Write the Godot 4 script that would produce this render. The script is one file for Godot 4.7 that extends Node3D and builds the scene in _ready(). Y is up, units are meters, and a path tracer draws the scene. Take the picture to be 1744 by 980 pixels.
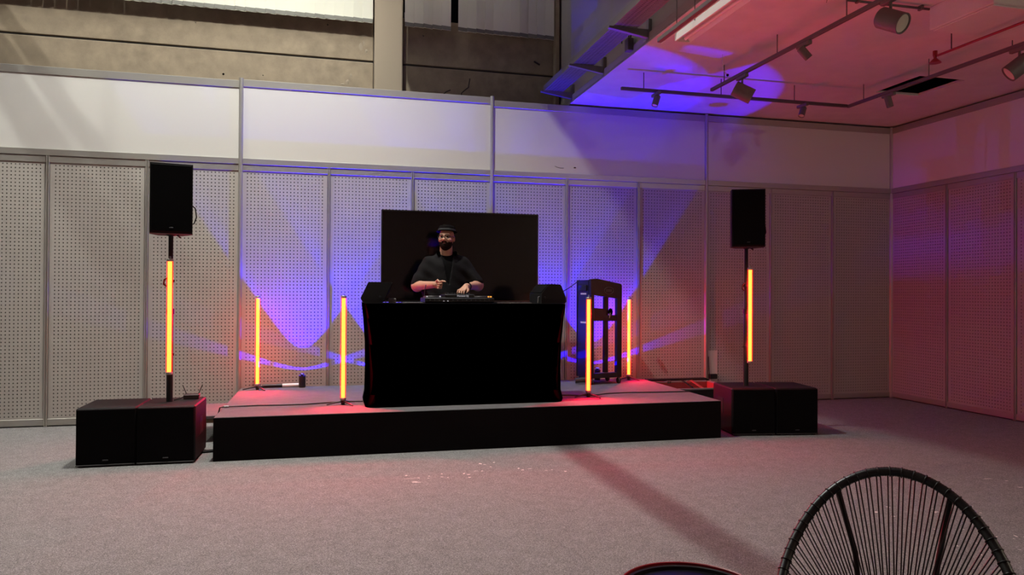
extends Node3D
# A DJ stage in a trade-fair hall: pegboard partition wall, low black stage, red light tubes, blue uplights.
# x runs along the partition wall to the right, y is up, z comes out of the wall towards the viewer.

const PANEL := 0.99
const WALL_X0 := -2.988          # a joint of the partition wall; the others follow every PANEL metres
const CORNER_X := 7.902
const DECK := 0.384              # height of the stage
const CEIL := 3.93               # underside of the low ceiling
const FASCIA := 2.99             # where the low ceiling begins

var mats := {}
var names := {}


# ---------------------------------------------------------------- shapes
class Shape:
	var v := PackedVector3Array()
	var n := PackedVector3Array()
	var c := PackedColorArray()
	var ix := PackedInt32Array()
	var xf := Transform3D.IDENTITY
	var col := Color.WHITE
	var colored := false

	func vert(p: Vector3, q: Vector3) -> int:
		v.append(xf * p)
		n.append((xf.basis * q).normalized())
		c.append(col)
		return v.size() - 1

	# corners run counter-clockwise seen from outside
	func tri(a: Vector3, b: Vector3, d: Vector3) -> void:
		var q := (b - a).cross(d - a)
		if q.length_squared() < 1e-20:
			return
		q = q.normalized()
		var i := vert(a, q)
		vert(b, q)
		vert(d, q)
		ix.append_array([i, i + 2, i + 1])

	func facet(p: Array, out: Vector3) -> void:
		var q: Vector3 = (p[1] - p[0]).cross(p[2] - p[0])
		if q.dot(out) < 0.0:
			p.reverse()
		for k in range(1, p.size() - 1):
			tri(p[0], p[k], p[k + 1])

	func quad(a: Vector3, b: Vector3, d: Vector3, e: Vector3) -> void:
		tri(a, b, d)
		tri(a, d, e)

	func box(at: Vector3, size: Vector3, bevel := 0.0, turn := Basis.IDENTITY) -> void:
		var h := size * 0.5
		var b := minf(bevel, minf(h.x, minf(h.y, h.z)) * 0.9)
		for a in 3:
			var o1 := (a + 1) % 3
			var o2 := (a + 2) % 3
			for s in [-1.0, 1.0]:
				var p := []
				for st in [[-1, -1], [1, -1], [1, 1], [-1, 1]]:
					var w := Vector3.ZERO
					w[a] = s * h[a]
					w[o1] = st[0] * (h[o1] - b)
					w[o2] = st[1] * (h[o2] - b)
					p.append(at + turn * w)
				var out := Vector3.ZERO
				out[a] = s
				facet(p, turn * out)
			if b > 0.0:
				for s in [-1.0, 1.0]:
					for t in [-1.0, 1.0]:
						var p := []
						for e in [[-1, 0], [1, 0], [1, 1], [-1, 1]]:
							var w := Vector3.ZERO
							w[a] = e[0] * (h[a] - b)
							w[o1] = s * (h[o1] - (b if e[1] == 1 else 0.0))
							w[o2] = t * (h[o2] - (0.0 if e[1] == 1 else b))
							p.append(at + turn * w)
						var out := Vector3.ZERO
						out[o1] = s
						out[o2] = t
						facet(p, turn * out)
		if b > 0.0:
			for sx in [-1.0, 1.0]:
				for sy in [-1.0, 1.0]:
					for sz in [-1.0, 1.0]:
						var s := Vector3(sx, sy, sz)
						facet([at + turn * (s * Vector3(h.x, h.y - b, h.z - b)), at + turn * (s * Vector3(h.x - b, h.y, h.z - b)), at + turn * (s * Vector3(h.x - b, h.y - b, h.z))], turn * s)

	# box between two corners
	func span(x0: float, x1: float, y0: float, y1: float, z0: float, z1: float, bevel := 0.0) -> void:
		box(Vector3(x0 + x1, y0 + y1, z0 + z1) * 0.5, Vector3(absf(x1 - x0), absf(y1 - y0), absf(z1 - z0)), bevel)

	func ring_frame(dir: Vector3) -> Array:
		var up := Vector3.UP if absf(dir.y) < 0.9 else Vector3.RIGHT
		var a := dir.cross(up).normalized()
		return [a, dir.cross(a).normalized()]

	# a round bar through points; radii may be one number or one for each point
	func tube(pts: Array, radii, sides := 8, closed := false) -> void:
		var m := pts.size()
		var base := v.size()
		var a := Vector3.ZERO
		for i in m:
			var d: Vector3
			if closed:
				d = (pts[(i + 1) % m] - pts[(i - 1 + m) % m]).normalized()
			elif i == 0:
				d = (pts[1] - pts[0]).normalized()
			elif i == m - 1:
				d = (pts[m - 1] - pts[m - 2]).normalized()
			else:
				d = (pts[i + 1] - pts[i - 1]).normalized()
			if i == 0:
				a = ring_frame(d)[0]
			a = (a - d * a.dot(d)).normalized()
			var b := d.cross(a)
			var r: float = radii[i] if radii is Array else radii
			for k in sides:
				var t := TAU * k / sides
				var q := a * cos(t) + b * sin(t)
				vert(pts[i] + q * r, q)
		var last := m if closed else m - 1
		for i in last:
			for k in sides:
				var i0 := base + i * sides + k
				var i1 := base + i * sides + (k + 1) % sides
				var j0 := base + ((i + 1) % m) * sides + k
				var j1 := base + ((i + 1) % m) * sides + (k + 1) % sides
				ix.append_array([i0, j0, i1, i1, j0, j1])
		if not closed:
			for e in [0, m - 1]:
				var d: Vector3 = (pts[1] - pts[0]).normalized() * -1.0 if e == 0 else (pts[m - 1] - pts[m - 2]).normalized()
				var p := []
				for k in sides:
					p.append(xf.affine_inverse() * v[base + e * sides + k])
				facet(p, d)

	# profile of Vector2(radius, height) turned round the y axis
	func lathe(profile: Array, sides := 24, at := Transform3D.IDENTITY) -> void:
		for i in profile.size() - 1:
			var p: Vector2 = profile[i]
			var q: Vector2 = profile[i + 1]
			var e := Vector2(q.y - p.y, p.x - q.x).normalized()
			for k in sides:
				var t0 := TAU * k / sides
				var t1 := TAU * (k + 1) / sides
				var d0 := Vector3(cos(t0), 0, sin(t0))
				var d1 := Vector3(cos(t1), 0, sin(t1))
				var n0 := at.basis * (d0 * e.x + Vector3.UP * e.y)
				var n1 := at.basis * (d1 * e.x + Vector3.UP * e.y)
				var i0 := vert(at * (d0 * p.x + Vector3.UP * p.y), n0)
				vert(at * (d1 * p.x + Vector3.UP * p.y), n1)
				vert(at * (d1 * q.x + Vector3.UP * q.y), n1)
				vert(at * (d0 * q.x + Vector3.UP * q.y), n0)
				ix.append_array([i0, i0 + 1, i0 + 2, i0, i0 + 2, i0 + 3])

	# polygon (x, y) extruded along z from z0 to z1
	func prism(poly: PackedVector2Array, z0: float, z1: float, at := Transform3D.IDENTITY) -> void:
		var p := poly
		if Geometry2D.is_polygon_clockwise(p):
			p = p.duplicate()
			p.reverse()
		var area := 0.0
		for i in p.size():
			area += p[i].cross(p[(i + 1) % p.size()])
		if area < 0.0:
			p.reverse()
		var t := Geometry2D.triangulate_polygon(p)
		for k in range(0, t.size(), 3):
			var a := p[t[k]]
			var b := p[t[k + 1]]
			var d := p[t[k + 2]]
			facet([at * Vector3(a.x, a.y, z1), at * Vector3(b.x, b.y, z1), at * Vector3(d.x, d.y, z1)], at.basis * Vector3.BACK)
			facet([at * Vector3(a.x, a.y, z0), at * Vector3(b.x, b.y, z0), at * Vector3(d.x, d.y, z0)], at.basis * Vector3.FORWARD)
		for i in p.size():
			var a := p[i]
			var b := p[(i + 1) % p.size()]
			var out := Vector3(b.y - a.y, a.x - b.x, 0)
			facet([at * Vector3(a.x, a.y, z0), at * Vector3(b.x, b.y, z0), at * Vector3(b.x, b.y, z1), at * Vector3(a.x, a.y, z1)], at.basis * out)

	func ball(at: Vector3, r: Vector3, rows := 10, turn := Basis.IDENTITY) -> void:
		var base := v.size()
		var seg := rows * 2
		for i in rows + 1:
			var th := PI * i / rows
			for k in seg:
				var t := TAU * k / seg
				var d := Vector3(sin(th) * cos(t), cos(th), sin(th) * sin(t))
				vert(at + turn * (d * r), turn * (d / r))
		for i in rows:
			for k in seg:
				var i0 := base + i * seg + k
				var i1 := base + i * seg + (k + 1) % seg
				ix.append_array([i0, i1, i1 + seg, i0, i1 + seg, i0 + seg])

	func mesh() -> ArrayMesh:
		var arrays := []
		arrays.resize(Mesh.ARRAY_MAX)
		arrays[Mesh.ARRAY_VERTEX] = v
		arrays[Mesh.ARRAY_NORMAL] = n
		if colored:
			arrays[Mesh.ARRAY_COLOR] = c
		arrays[Mesh.ARRAY_INDEX] = ix
		var m := ArrayMesh.new()
		m.add_surface_from_arrays(Mesh.PRIMITIVE_TRIANGLES, arrays)
		return m


# a surface where a field is zero, meshed on a grid (surface nets); paint gives each vertex its own colour
func nets(sh: Shape, f: Callable, lo: Vector3, hi: Vector3, cell: float, paint = null) -> void:
	var d := ((hi - lo) / cell).ceil()
	var nx := int(d.x) + 2
	var ny := int(d.y) + 2
	var nz := int(d.z) + 2
	var val := PackedFloat32Array()
	val.resize(nx * ny * nz)
	val.fill(99.0)
	var near := []
	var B := 4
	for bz in range(0, nz - 1, B):
		for by in range(0, ny - 1, B):
			for bx in range(0, nx - 1, B):
				var mid := lo + Vector3(bx + 2, by + 2, bz + 2) * cell
				if absf(f.call(mid)) > cell * 5.5:
					continue
				near.append(Vector3i(bx, by, bz))
				for z in range(bz, mini(bz + B + 1, nz)):
					for y in range(by, mini(by + B + 1, ny)):
						for x in range(bx, mini(bx + B + 1, nx)):
							var i := (z * ny + y) * nx + x
							if val[i] == 99.0:
								val[i] = f.call(lo + Vector3(x, y, z) * cell)
	var at := {}
	var pts := PackedVector3Array()
	for b in near:
		for z in range(b.z, mini(b.z + B, nz - 1)):
			for y in range(b.y, mini(b.y + B, ny - 1)):
				for x in range(b.x, mini(b.x + B, nx - 1)):
					var sum := Vector3.ZERO
					var cnt := 0
					var i := (z * ny + y) * nx + x
					var cv := [val[i], val[i + 1], val[i + nx], val[i + nx + 1], val[i + nx * ny], val[i + nx * ny + 1], val[i + nx * ny + nx], val[i + nx * ny + nx + 1]]
					var neg := 0
					for k in 8:
						if cv[k] < 0.0:
							neg += 1
					if neg == 0 or neg == 8:
						continue
					for e in [[0, 1], [2, 3], [4, 5], [6, 7], [0, 2], [1, 3], [4, 6], [5, 7], [0, 4], [1, 5], [2, 6], [3, 7]]:
						var a: float = cv[e[0]]
						var c: float = cv[e[1]]
						if (a < 0.0) != (c < 0.0):
							var t := a / (a - c)
							var p := Vector3(e[0] & 1, (e[0] >> 1) & 1, e[0] >> 2)
							var q := Vector3(e[1] & 1, (e[1] >> 1) & 1, e[1] >> 2)
							sum += p.lerp(q, t)
							cnt += 1
					at[i] = pts.size()
					pts.append(lo + (Vector3(x, y, z) + sum / cnt) * cell)
	var nrm := PackedVector3Array()
	nrm.resize(pts.size())
	var idx := PackedInt32Array()
	var step := [1, nx, nx * ny]
	for i in at:
		for a in 3:
			var s: int = step[a]
			var s1: int = step[(a + 1) % 3]
			var s2: int = step[(a + 2) % 3]
			# the grid edge from node i along axis a
			if (val[i] < 0.0) == (val[i + s] < 0.0):
				continue
			if not (at.has(i - s1) and at.has(i - s2) and at.has(i - s1 - s2)):
				continue
			var q := [at[i], at[i - s1], at[i - s1 - s2], at[i - s2]]
			var w: Vector3 = (pts[q[1]] - pts[q[0]]).cross(pts[q[2]] - pts[q[0]]) + (pts[q[2]] - pts[q[0]]).cross(pts[q[3]] - pts[q[0]])
			var out := Vector3.ZERO
			out[a] = 1.0 if val[i] < 0.0 else -1.0
			if w.dot(out) < 0.0:
				q.reverse()
				w = -w
			for k in q:
				nrm[k] += w
			idx.append_array([q[0], q[2], q[1], q[0], q[3], q[2]])
	var base := sh.v.size()
	for k in pts.size():
		if paint != null:
			sh.col = paint.call(pts[k])
		sh.vert(pts[k], nrm[k])
	for k in idx:
		sh.ix.append(base + k)


func cap(p: Vector3, a: Vector3, b: Vector3, ra: float, rb: float) -> float:
	var ab := b - a
	var t := clampf((p - a).dot(ab) / maxf(ab.length_squared(), 1e-9), 0.0, 1.0)
	return p.distance_to(a + ab * t) - lerpf(ra, rb, t)


func smin(a: float, b: float, k: float) -> float:
	var h := maxf(k - absf(a - b), 0.0) / k
	return minf(a, b) - h * h * k * 0.25


func ell(p: Vector3, at: Vector3, r: Vector3) -> float:
	var q := (p - at) / r
	var l := q.length()
	return (l - 1.0) * minf(r.x, minf(r.y, r.z)) if l < 0.5 else l * (l - 1.0) / maxf((q / r).length(), 1e-6)


func bones(p: Vector3, list: Array, k: float) -> float:
	var d := 9.0
	for b in list:
		d = smin(d, cap(p, b[0], b[1], b[2], b[3]), k)
	return d


# ---------------------------------------------------------------- materials, nodes
func mat(called: String, rgb: Color, rough := 0.8, metal := 0.0, more := {}) -> StandardMaterial3D:
	if mats.has(called):
		return mats[called]
	var m := StandardMaterial3D.new()
	m.resource_name = called
	m.albedo_color = rgb
	m.roughness = rough
	m.metallic = metal
	for k in more:
		m.set(k, more[k])
	mats[called] = m
	return m


func numbered(called: String) -> String:
	var k: int = names.get(called, 0)
	names[called] = k + 1
	return called if k == 0 else "%s_%03d" % [called, k]


func tag(o: Node3D, label: String, category: String, group := "") -> Node3D:
	o.set_meta("label", label)
	o.set_meta("category", category)
	if group:
		o.set_meta("group", group)
	return o


func thing(called: String, label: String, category: String, at := Vector3.ZERO, turn := 0.0, group := "") -> Node3D:
	var o := Node3D.new()
	o.name = numbered(called)
	add_child(o)
	o.position = at
	o.rotation.y = turn
	tag(o, label, category, group)
	return o


func structure(called: String, label: String, category: String) -> Node3D:
	var o := Node3D.new()
	o.name = called
	add_child(o)
	tag(o, label, category)
	o.set_meta("kind", "structure")
	return o


func part(called: String, sh, m: Material, parent: Node3D, at := Vector3.ZERO) -> MeshInstance3D:
	var o := MeshInstance3D.new()
	o.name = called
	o.mesh = sh.mesh() if sh is Shape else sh
	o.set_surface_override_material(0, m)
	o.position = at
	parent.add_child(o, true)
	return o


func boxed(called: String, m: Material, parent: Node3D, x0: float, x1: float, y0: float, y1: float, z0: float, z1: float, bevel := 0.0) -> MeshInstance3D:
	var s := Shape.new()
	var mid := Vector3(x0 + x1, y0 + y1, z0 + z1) * 0.5
	s.box(Vector3.ZERO, Vector3(absf(x1 - x0), absf(y1 - y0), absf(z1 - z0)), bevel)
	return part(called, s, m, parent, mid)


func lamp(l: Light3D, parent: Node3D, at: Vector3, rgb: Color, energy: float, size: float) -> void:
	l.light_color = rgb
	l.light_energy = energy
	l.light_size = size
	l.shadow_enabled = true
	parent.add_child(l, true)
	l.position = at


func speckle(seed_: int, size: int, base: Color, spread: float, coarse: float, flecks: float) -> ImageTexture:
	var im := Image.create(size, size, false, Image.FORMAT_RGB8)
	var r := RandomNumberGenerator.new()
	r.seed = seed_
	var nz := FastNoiseLite.new()
	nz.seed = seed_
	nz.frequency = 0.02
	for y in size:
		for x in size:
			# blend the noise over the borders so that the tile repeats without a seam
			var u := float(x) / size
			var w := float(y) / size
			var big := lerpf(lerpf(nz.get_noise_2d(x, y), nz.get_noise_2d(x - size, y), u), lerpf(nz.get_noise_2d(x, y - size), nz.get_noise_2d(x - size, y - size), u), w)
			var k := 1.0 + coarse * big + spread * (r.randf() + r.randf() - 1.0)
			if r.randf() < flecks:
				k += 0.30
			im.set_pixel(x, y, Color(base.r * k, base.g * k, base.b * k).clamp())
	return ImageTexture.create_from_image(im)


func make_materials() -> void:
	var carpet := speckle(5, 768, Color(0.475, 0.47, 0.465), 0.50, 0.10, 0.04)
	mat("carpet", Color.WHITE, 0.95, 0.0, {"albedo_texture": carpet, "uv1_triplanar": true, "uv1_world_triplanar": true, "uv1_scale": Vector3.ONE * 0.42})
	var felt := speckle(9, 512, Color(0.37, 0.365, 0.37), 0.16, 0.10, 0.0)
	mat("felt", Color.WHITE, 0.95, 0.0, {"albedo_texture": felt, "uv1_triplanar": true, "uv1_world_triplanar": true, "uv1_scale": Vector3.ONE * 0.6})
	var stone := speckle(12, 512, Color(0.565, 0.51, 0.43), 0.03, 0.16, 0.0)
	mat("concrete", Color.WHITE, 0.85, 0.0, {"albedo_texture": stone, "uv1_triplanar": true, "uv1_world_triplanar": true, "uv1_scale": Vector3.ONE * 0.45})
	var lime := speckle(14, 512, Color(0.84, 0.82, 0.80), 0.012, 0.05, 0.0)
	mat("ceiling_paint", Color.WHITE, 0.9, 0.0, {"albedo_texture": lime, "uv1_triplanar": true, "uv1_world_triplanar": true, "uv1_scale": Vector3.ONE * 0.3})
	mat("pegboard", Color(0.66, 0.645, 0.615), 0.75)
	mat("white_panel", Color(0.81, 0.805, 0.785), 0.55)
	mat("aluminium", Color(0.66, 0.65, 0.62), 0.42, 0.55)
	mat("backing", Color(0.20, 0.19, 0.18), 0.9)
	mat("grey_paint", Color(0.60, 0.585, 0.575), 0.8)
	mat("column_paint", Color(0.60, 0.55, 0.475), 0.75)
	mat("hall_paint", Color(0.72, 0.70, 0.67), 0.9)
	mat("roof_paint", Color(0.72, 0.71, 0.70), 0.9)  # pale, so that bounce from the unseen roof brightens the upper hall
	mat("blind_fabric", Color(0.88, 0.88, 0.82), 0.8)
	mat("hem", Color(0.46, 0.46, 0.43), 0.7)
	mat("night_glass", Color(0.02, 0.02, 0.025), 0.1)
	mat("black_cabinet", Color(0.075, 0.07, 0.072), 0.62, 0.0, {"metallic_specular": 0.35})
	mat("black_grille", Color(0.045, 0.042, 0.045), 0.85, 0.0, {"metallic_specular": 0.2})
	mat("black_plastic", Color(0.07, 0.068, 0.07), 0.4)
	mat("black_rubber", Color(0.055, 0.052, 0.054), 0.8)
	mat("badge", Color(0.30, 0.30, 0.31), 0.35, 0.6)
	mat("black_cloth", Color(0.075, 0.066, 0.070), 0.9, 0.0, {"metallic_specular": 0.2})
	mat("skirt_cloth", Color(0.085, 0.075, 0.078), 0.95, 0.0, {"metallic_specular": 0.2})
	mat("screen_glass", Color(0.012, 0.011, 0.012), 0.12)
	mat("chrome", Color(0.78, 0.78, 0.78), 0.25, 0.9)
	mat("dark_steel", Color(0.25, 0.24, 0.24), 0.45, 0.6)
	mat("track_grey", Color(0.36, 0.34, 0.33), 0.6)
	mat("spot_grey", Color(0.40, 0.38, 0.36), 0.55)
	mat("galvanised", Color(0.55, 0.54, 0.53), 0.45, 0.6)
	mat("fixture_white", Color(0.90, 0.90, 0.88), 0.4)
	mat("pipe_red", Color(0.55, 0.10, 0.11), 0.3)
	mat("case_lining", Color(0.62, 0.22, 0.21), 0.7)
	mat("wood_step", Color(0.55, 0.50, 0.40), 0.7)
	mat("chair_cord", Color(0.065, 0.062, 0.06), 0.38)
	mat("table_red", Color(0.55, 0.03, 0.10), 0.35)
	mat("table_top", Color(0.05, 0.05, 0.065), 0.3)
	mat("paper", Color(0.80, 0.78, 0.74), 0.8)
	mat("paint_white", Color(0.86, 0.82, 0.80), 0.8)
	mat("shirt", Color(0.105, 0.10, 0.103), 0.9, 0.0, {"metallic_specular": 0.2})
	mat("tee", Color(0.045, 0.042, 0.044), 0.9, 0.0, {"metallic_specular": 0.2})
	mat("skin", Color.WHITE, 0.55, 0.0, {"vertex_color_use_as_albedo": true})
	mat("trousers", Color(0.08, 0.08, 0.09), 0.9, 0.0, {"metallic_specular": 0.2})
	mat("beard", Color(0.13, 0.085, 0.06), 0.9, 0.0, {"metallic_specular": 0.2})
	mat("hat", Color(0.03, 0.018, 0.018), 0.9, 0.0, {"metallic_specular": 0.2})
	mat("glasses", Color(0.04, 0.03, 0.03), 0.3)
	mat("eye_white", Color(0.42, 0.38, 0.36), 0.3)
	mat("iris", Color(0.10, 0.07, 0.05), 0.2)
	mat("lens_glass", Color(0.78, 0.77, 0.70), 0.15)
	mat("tube_core", Color(0.9, 0.6, 0.3), 0.5, 0.0, {"emission_enabled": true, "emission": Color(1.0, 0.59, 0.22), "emission_energy_multiplier": 5.0})
	mat("tube_sleeve", Color(1.0, 0.12, 0.06, 0.42), 0.5, 0.0, {"transparency": BaseMaterial3D.TRANSPARENCY_ALPHA, "emission_enabled": true, "emission": Color(1.0, 0.10, 0.05), "emission_energy_multiplier": 1.5})
	mat("blue_lens", Color(0.3, 0.3, 0.9), 0.3, 0.0, {"emission_enabled": true, "emission": Color(0.55, 0.6, 1.0), "emission_energy_multiplier": 4.0})
	mat("bay_glow", Color(0.9, 0.88, 0.8), 0.4, 0.0, {"emission_enabled": true, "emission": Color(1.0, 0.93, 0.80), "emission_energy_multiplier": 3.0})
	mat("led_amber", Color(0.9, 0.6, 0.2), 0.4, 0.0, {"emission_enabled": true, "emission": Color(1.0, 0.66, 0.25), "emission_energy_multiplier": 1.0})
	mat("led_white", Color(0.8, 0.8, 0.8), 0.4, 0.0, {"emission_enabled": true, "emission": Color(0.8, 0.8, 0.85), "emission_energy_multiplier": 0.35})


# ---------------------------------------------------------------- the hall
func hall_lamp(at: Vector3, energy: float, cut: float, soft: float, lean: float, label: String) -> void:  # lamp out of view; aim and cone chosen to light stage, wall and floor
	var t := thing("unseen_hall_lamp", label, "lamp", at)
	var s := Shape.new()
	s.lathe([Vector2(0.05, 0.34), Vector2(0.11, 0.30), Vector2(0.11, 0.16), Vector2(0.27, 0.0), Vector2(0.262, 0.0), Vector2(0.10, 0.15), Vector2(0.0, 0.15)], 32)
	part("reflector", s, mats.galvanised, t)
	s = Shape.new()
	s.ball(Vector3(0, 0.02, 0), Vector3(0.075, 0.09, 0.075), 8)
	part("bulb", s, mats.bay_glow, t)
	s = Shape.new()
	s.tube([Vector3(0, 0.33, 0), Vector3(0, 9.0 - at.y, 0)], 0.012, 6)
	part("hanging_rod", s, mats.dark_steel, t)
	var l := SpotLight3D.new()
	l.spot_angle = cut
	l.spot_angle_attenuation = soft
	l.spot_range = 40.0
	l.spot_attenuation = 2.0
	l.basis = Basis(Vector3.BACK, lean) * Basis(Vector3.RIGHT, -PI / 2)
	lamp(l, t, Vector3(0, 0.0, 0), Color(1.0, 1.0, 0.965), energy, 0.055)
	# fill spot added above the closed fitting; its roof bounce lifts the upper hall
	var u := SpotLight3D.new()
	u.spot_angle = 80.0
	u.spot_angle_attenuation = 0.5
	u.spot_range = 40.0
	u.spot_attenuation = 2.0
	u.rotation.x = PI / 2
	lamp(u, t, Vector3(0, 0.36, 0), Color(1.0, 1.0, 0.965), energy * UPWARD_FILL, 0.055)


func room_lamp(at: Vector3, energy: float) -> void:  # out of view behind the camera; lights the dim right part of the room
	var t := thing("unseen_room_lamp", "unseen globe lamp behind the viewer, placed to light the right room", "lamp", at)
	var s := Shape.new()
	s.ball(Vector3.ZERO, Vector3(0.11, 0.11, 0.11), 12)
	part("globe", s, mats.bay_glow, t)
	s = Shape.new()
	s.lathe([Vector2(0.0, CEIL - at.y), Vector2(0.06, CEIL - at.y), Vector2(0.06, 0.10), Vector2(0.0, 0.10)], 20)
	part("fitting", s, mats.fixture_white, t)
	var l := OmniLight3D.new()
	l.omni_range = 30.0
	l.omni_attenuation = 2.0
	lamp(l, t, Vector3.ZERO, Color(1.0, 0.95, 0.86), energy, 0.105)


func peg_panel(w: float, h: float) -> ArrayMesh:
	var s := Shape.new()
	var cols := 22
	var rows := 69
	var mx := 0.034
	var px := (w - 2 * mx) / cols
	var my := 0.012
	var py := (h - 2 * my) / rows
	var r := 0.0072
	var depth := 0.006
	# margins
	s.quad(Vector3(0, 0, 0), Vector3(mx, 0, 0), Vector3(mx, h, 0), Vector3(0, h, 0))
	s.quad(Vector3(w - mx, 0, 0), Vector3(w, 0, 0), Vector3(w, h, 0), Vector3(w - mx, h, 0))
	s.quad(Vector3(mx, 0, 0), Vector3(w - mx, 0, 0), Vector3(w - mx, my, 0), Vector3(mx, my, 0))
	s.quad(Vector3(mx, h - my, 0), Vector3(w - mx, h - my, 0), Vector3(w - mx, h, 0), Vector3(mx, h, 0))
	for j in rows:
		for i in cols:
			var c := Vector3(mx + px * (i + 0.5), my + py * (j + 0.5), 0)
			var base := s.v.size()
			for k in 8:
				var o := Vector3([1, 1, 0, -1, -1, -1, 0, 1][k] * px * 0.5, [0, 1, 1, 1, 0, -1, -1, -1][k] * py * 0.5, 0)
				s.vert(c + o, Vector3.BACK)
			for k in 8:
				var t := TAU * k / 8
				s.vert(c + Vector3(cos(t), sin(t), 0) * r, Vector3.BACK)
			for k in 8:
				var q := (k + 1) % 8
				s.ix.append_array([base + k, base + 8 + q, base + q, base + k, base + 8 + k, base + 8 + q])
			var wall := s.v.size()
			for k in 8:
				var t := TAU * k / 8
				var d := Vector3(cos(t), sin(t), 0)
				s.vert(c + d * r, -d)
				s.vert(c + d * r + Vector3(0, 0, -depth), -d)
			for k in 8:
				var q := (k + 1) % 8
				s.ix.append_array([wall + k * 2, wall + k * 2 + 1, wall + q * 2, wall + q * 2, wall + k * 2 + 1, wall + q * 2 + 1])
	return s.mesh()


# one run of the partition: panels, posts and rails in its own axes (x along the wall, z out of it)
func partition(root: Node3D, first: int, count: int, x0: float, tops: Callable, peg: ArrayMesh, phase: int) -> void:
	var x1 := x0 + PANEL * count
	boxed("backing", mats.backing, root, x0, x1, 0.0, 3.9, -0.075, -0.045)
	for i in count:
		var k := first + i
		var x := x0 + PANEL * i
		part("pegboard_panel", peg, mats.pegboard, root, Vector3(x + 0.02, 0.085, 0))
		boxed("bottom_rail", mats.aluminium, root, x + 0.014, x + PANEL - 0.014, 0.012, 0.085, -0.045, 0.010, 0.003)
		boxed("panel_top_rail", mats.aluminium, root, x + 0.014, x + PANEL - 0.014, 2.880, 2.953, -0.045, 0.009, 0.003)
		if posmod(k - phase, 3) != 0:
			var s := Shape.new()
			s.span(-0.016, 0.016, 0.0, 2.953, -0.045, 0.010, 0.002)
			s.span(-0.016, -0.005, 0.0, 2.953, 0.010, 0.020, 0.002)
			s.span(0.005, 0.016, 0.0, 2.953, 0.010, 0.020, 0.002)
			part("slim_post", s, mats.aluminium, root, Vector3(x, 0, 0))
	var i := 0
	while i < count:
		var k := first + i
		var span := 3 - posmod(k - phase, 3)
		span = mini(span, count - i)
		var a := x0 + PANEL * i
		var b := a + PANEL * span
		var top: float = tops.call(k)
		boxed("white_panel", mats.white_panel, root, a + 0.02, b - 0.02, 3.02, top - 0.08, -0.045, 0.0)
		boxed("middle_rail", mats.aluminium, root, a + 0.02, b - 0.02, 2.955, 3.025, -0.045, 0.017, 0.003)
		boxed("top_rail", mats.aluminium, root, a + 0.02, b - 0.02, top - 0.085, top, -0.045, 0.010, 0.003)
		i += span
	for j in count + 1:
		var k := first + j
		if posmod(k - phase, 3) == 0:
			var t: float = maxf(tops.call(k), tops.call(k - 1)) + 0.012
			var s := Shape.new()
			s.tube([Vector3(0, 0, 0), Vector3(0, t, 0)], 0.024, 16)
			part("main_post", s, mats.aluminium, root, Vector3(x0 + PANEL * j, 0, 0.006))


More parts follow.
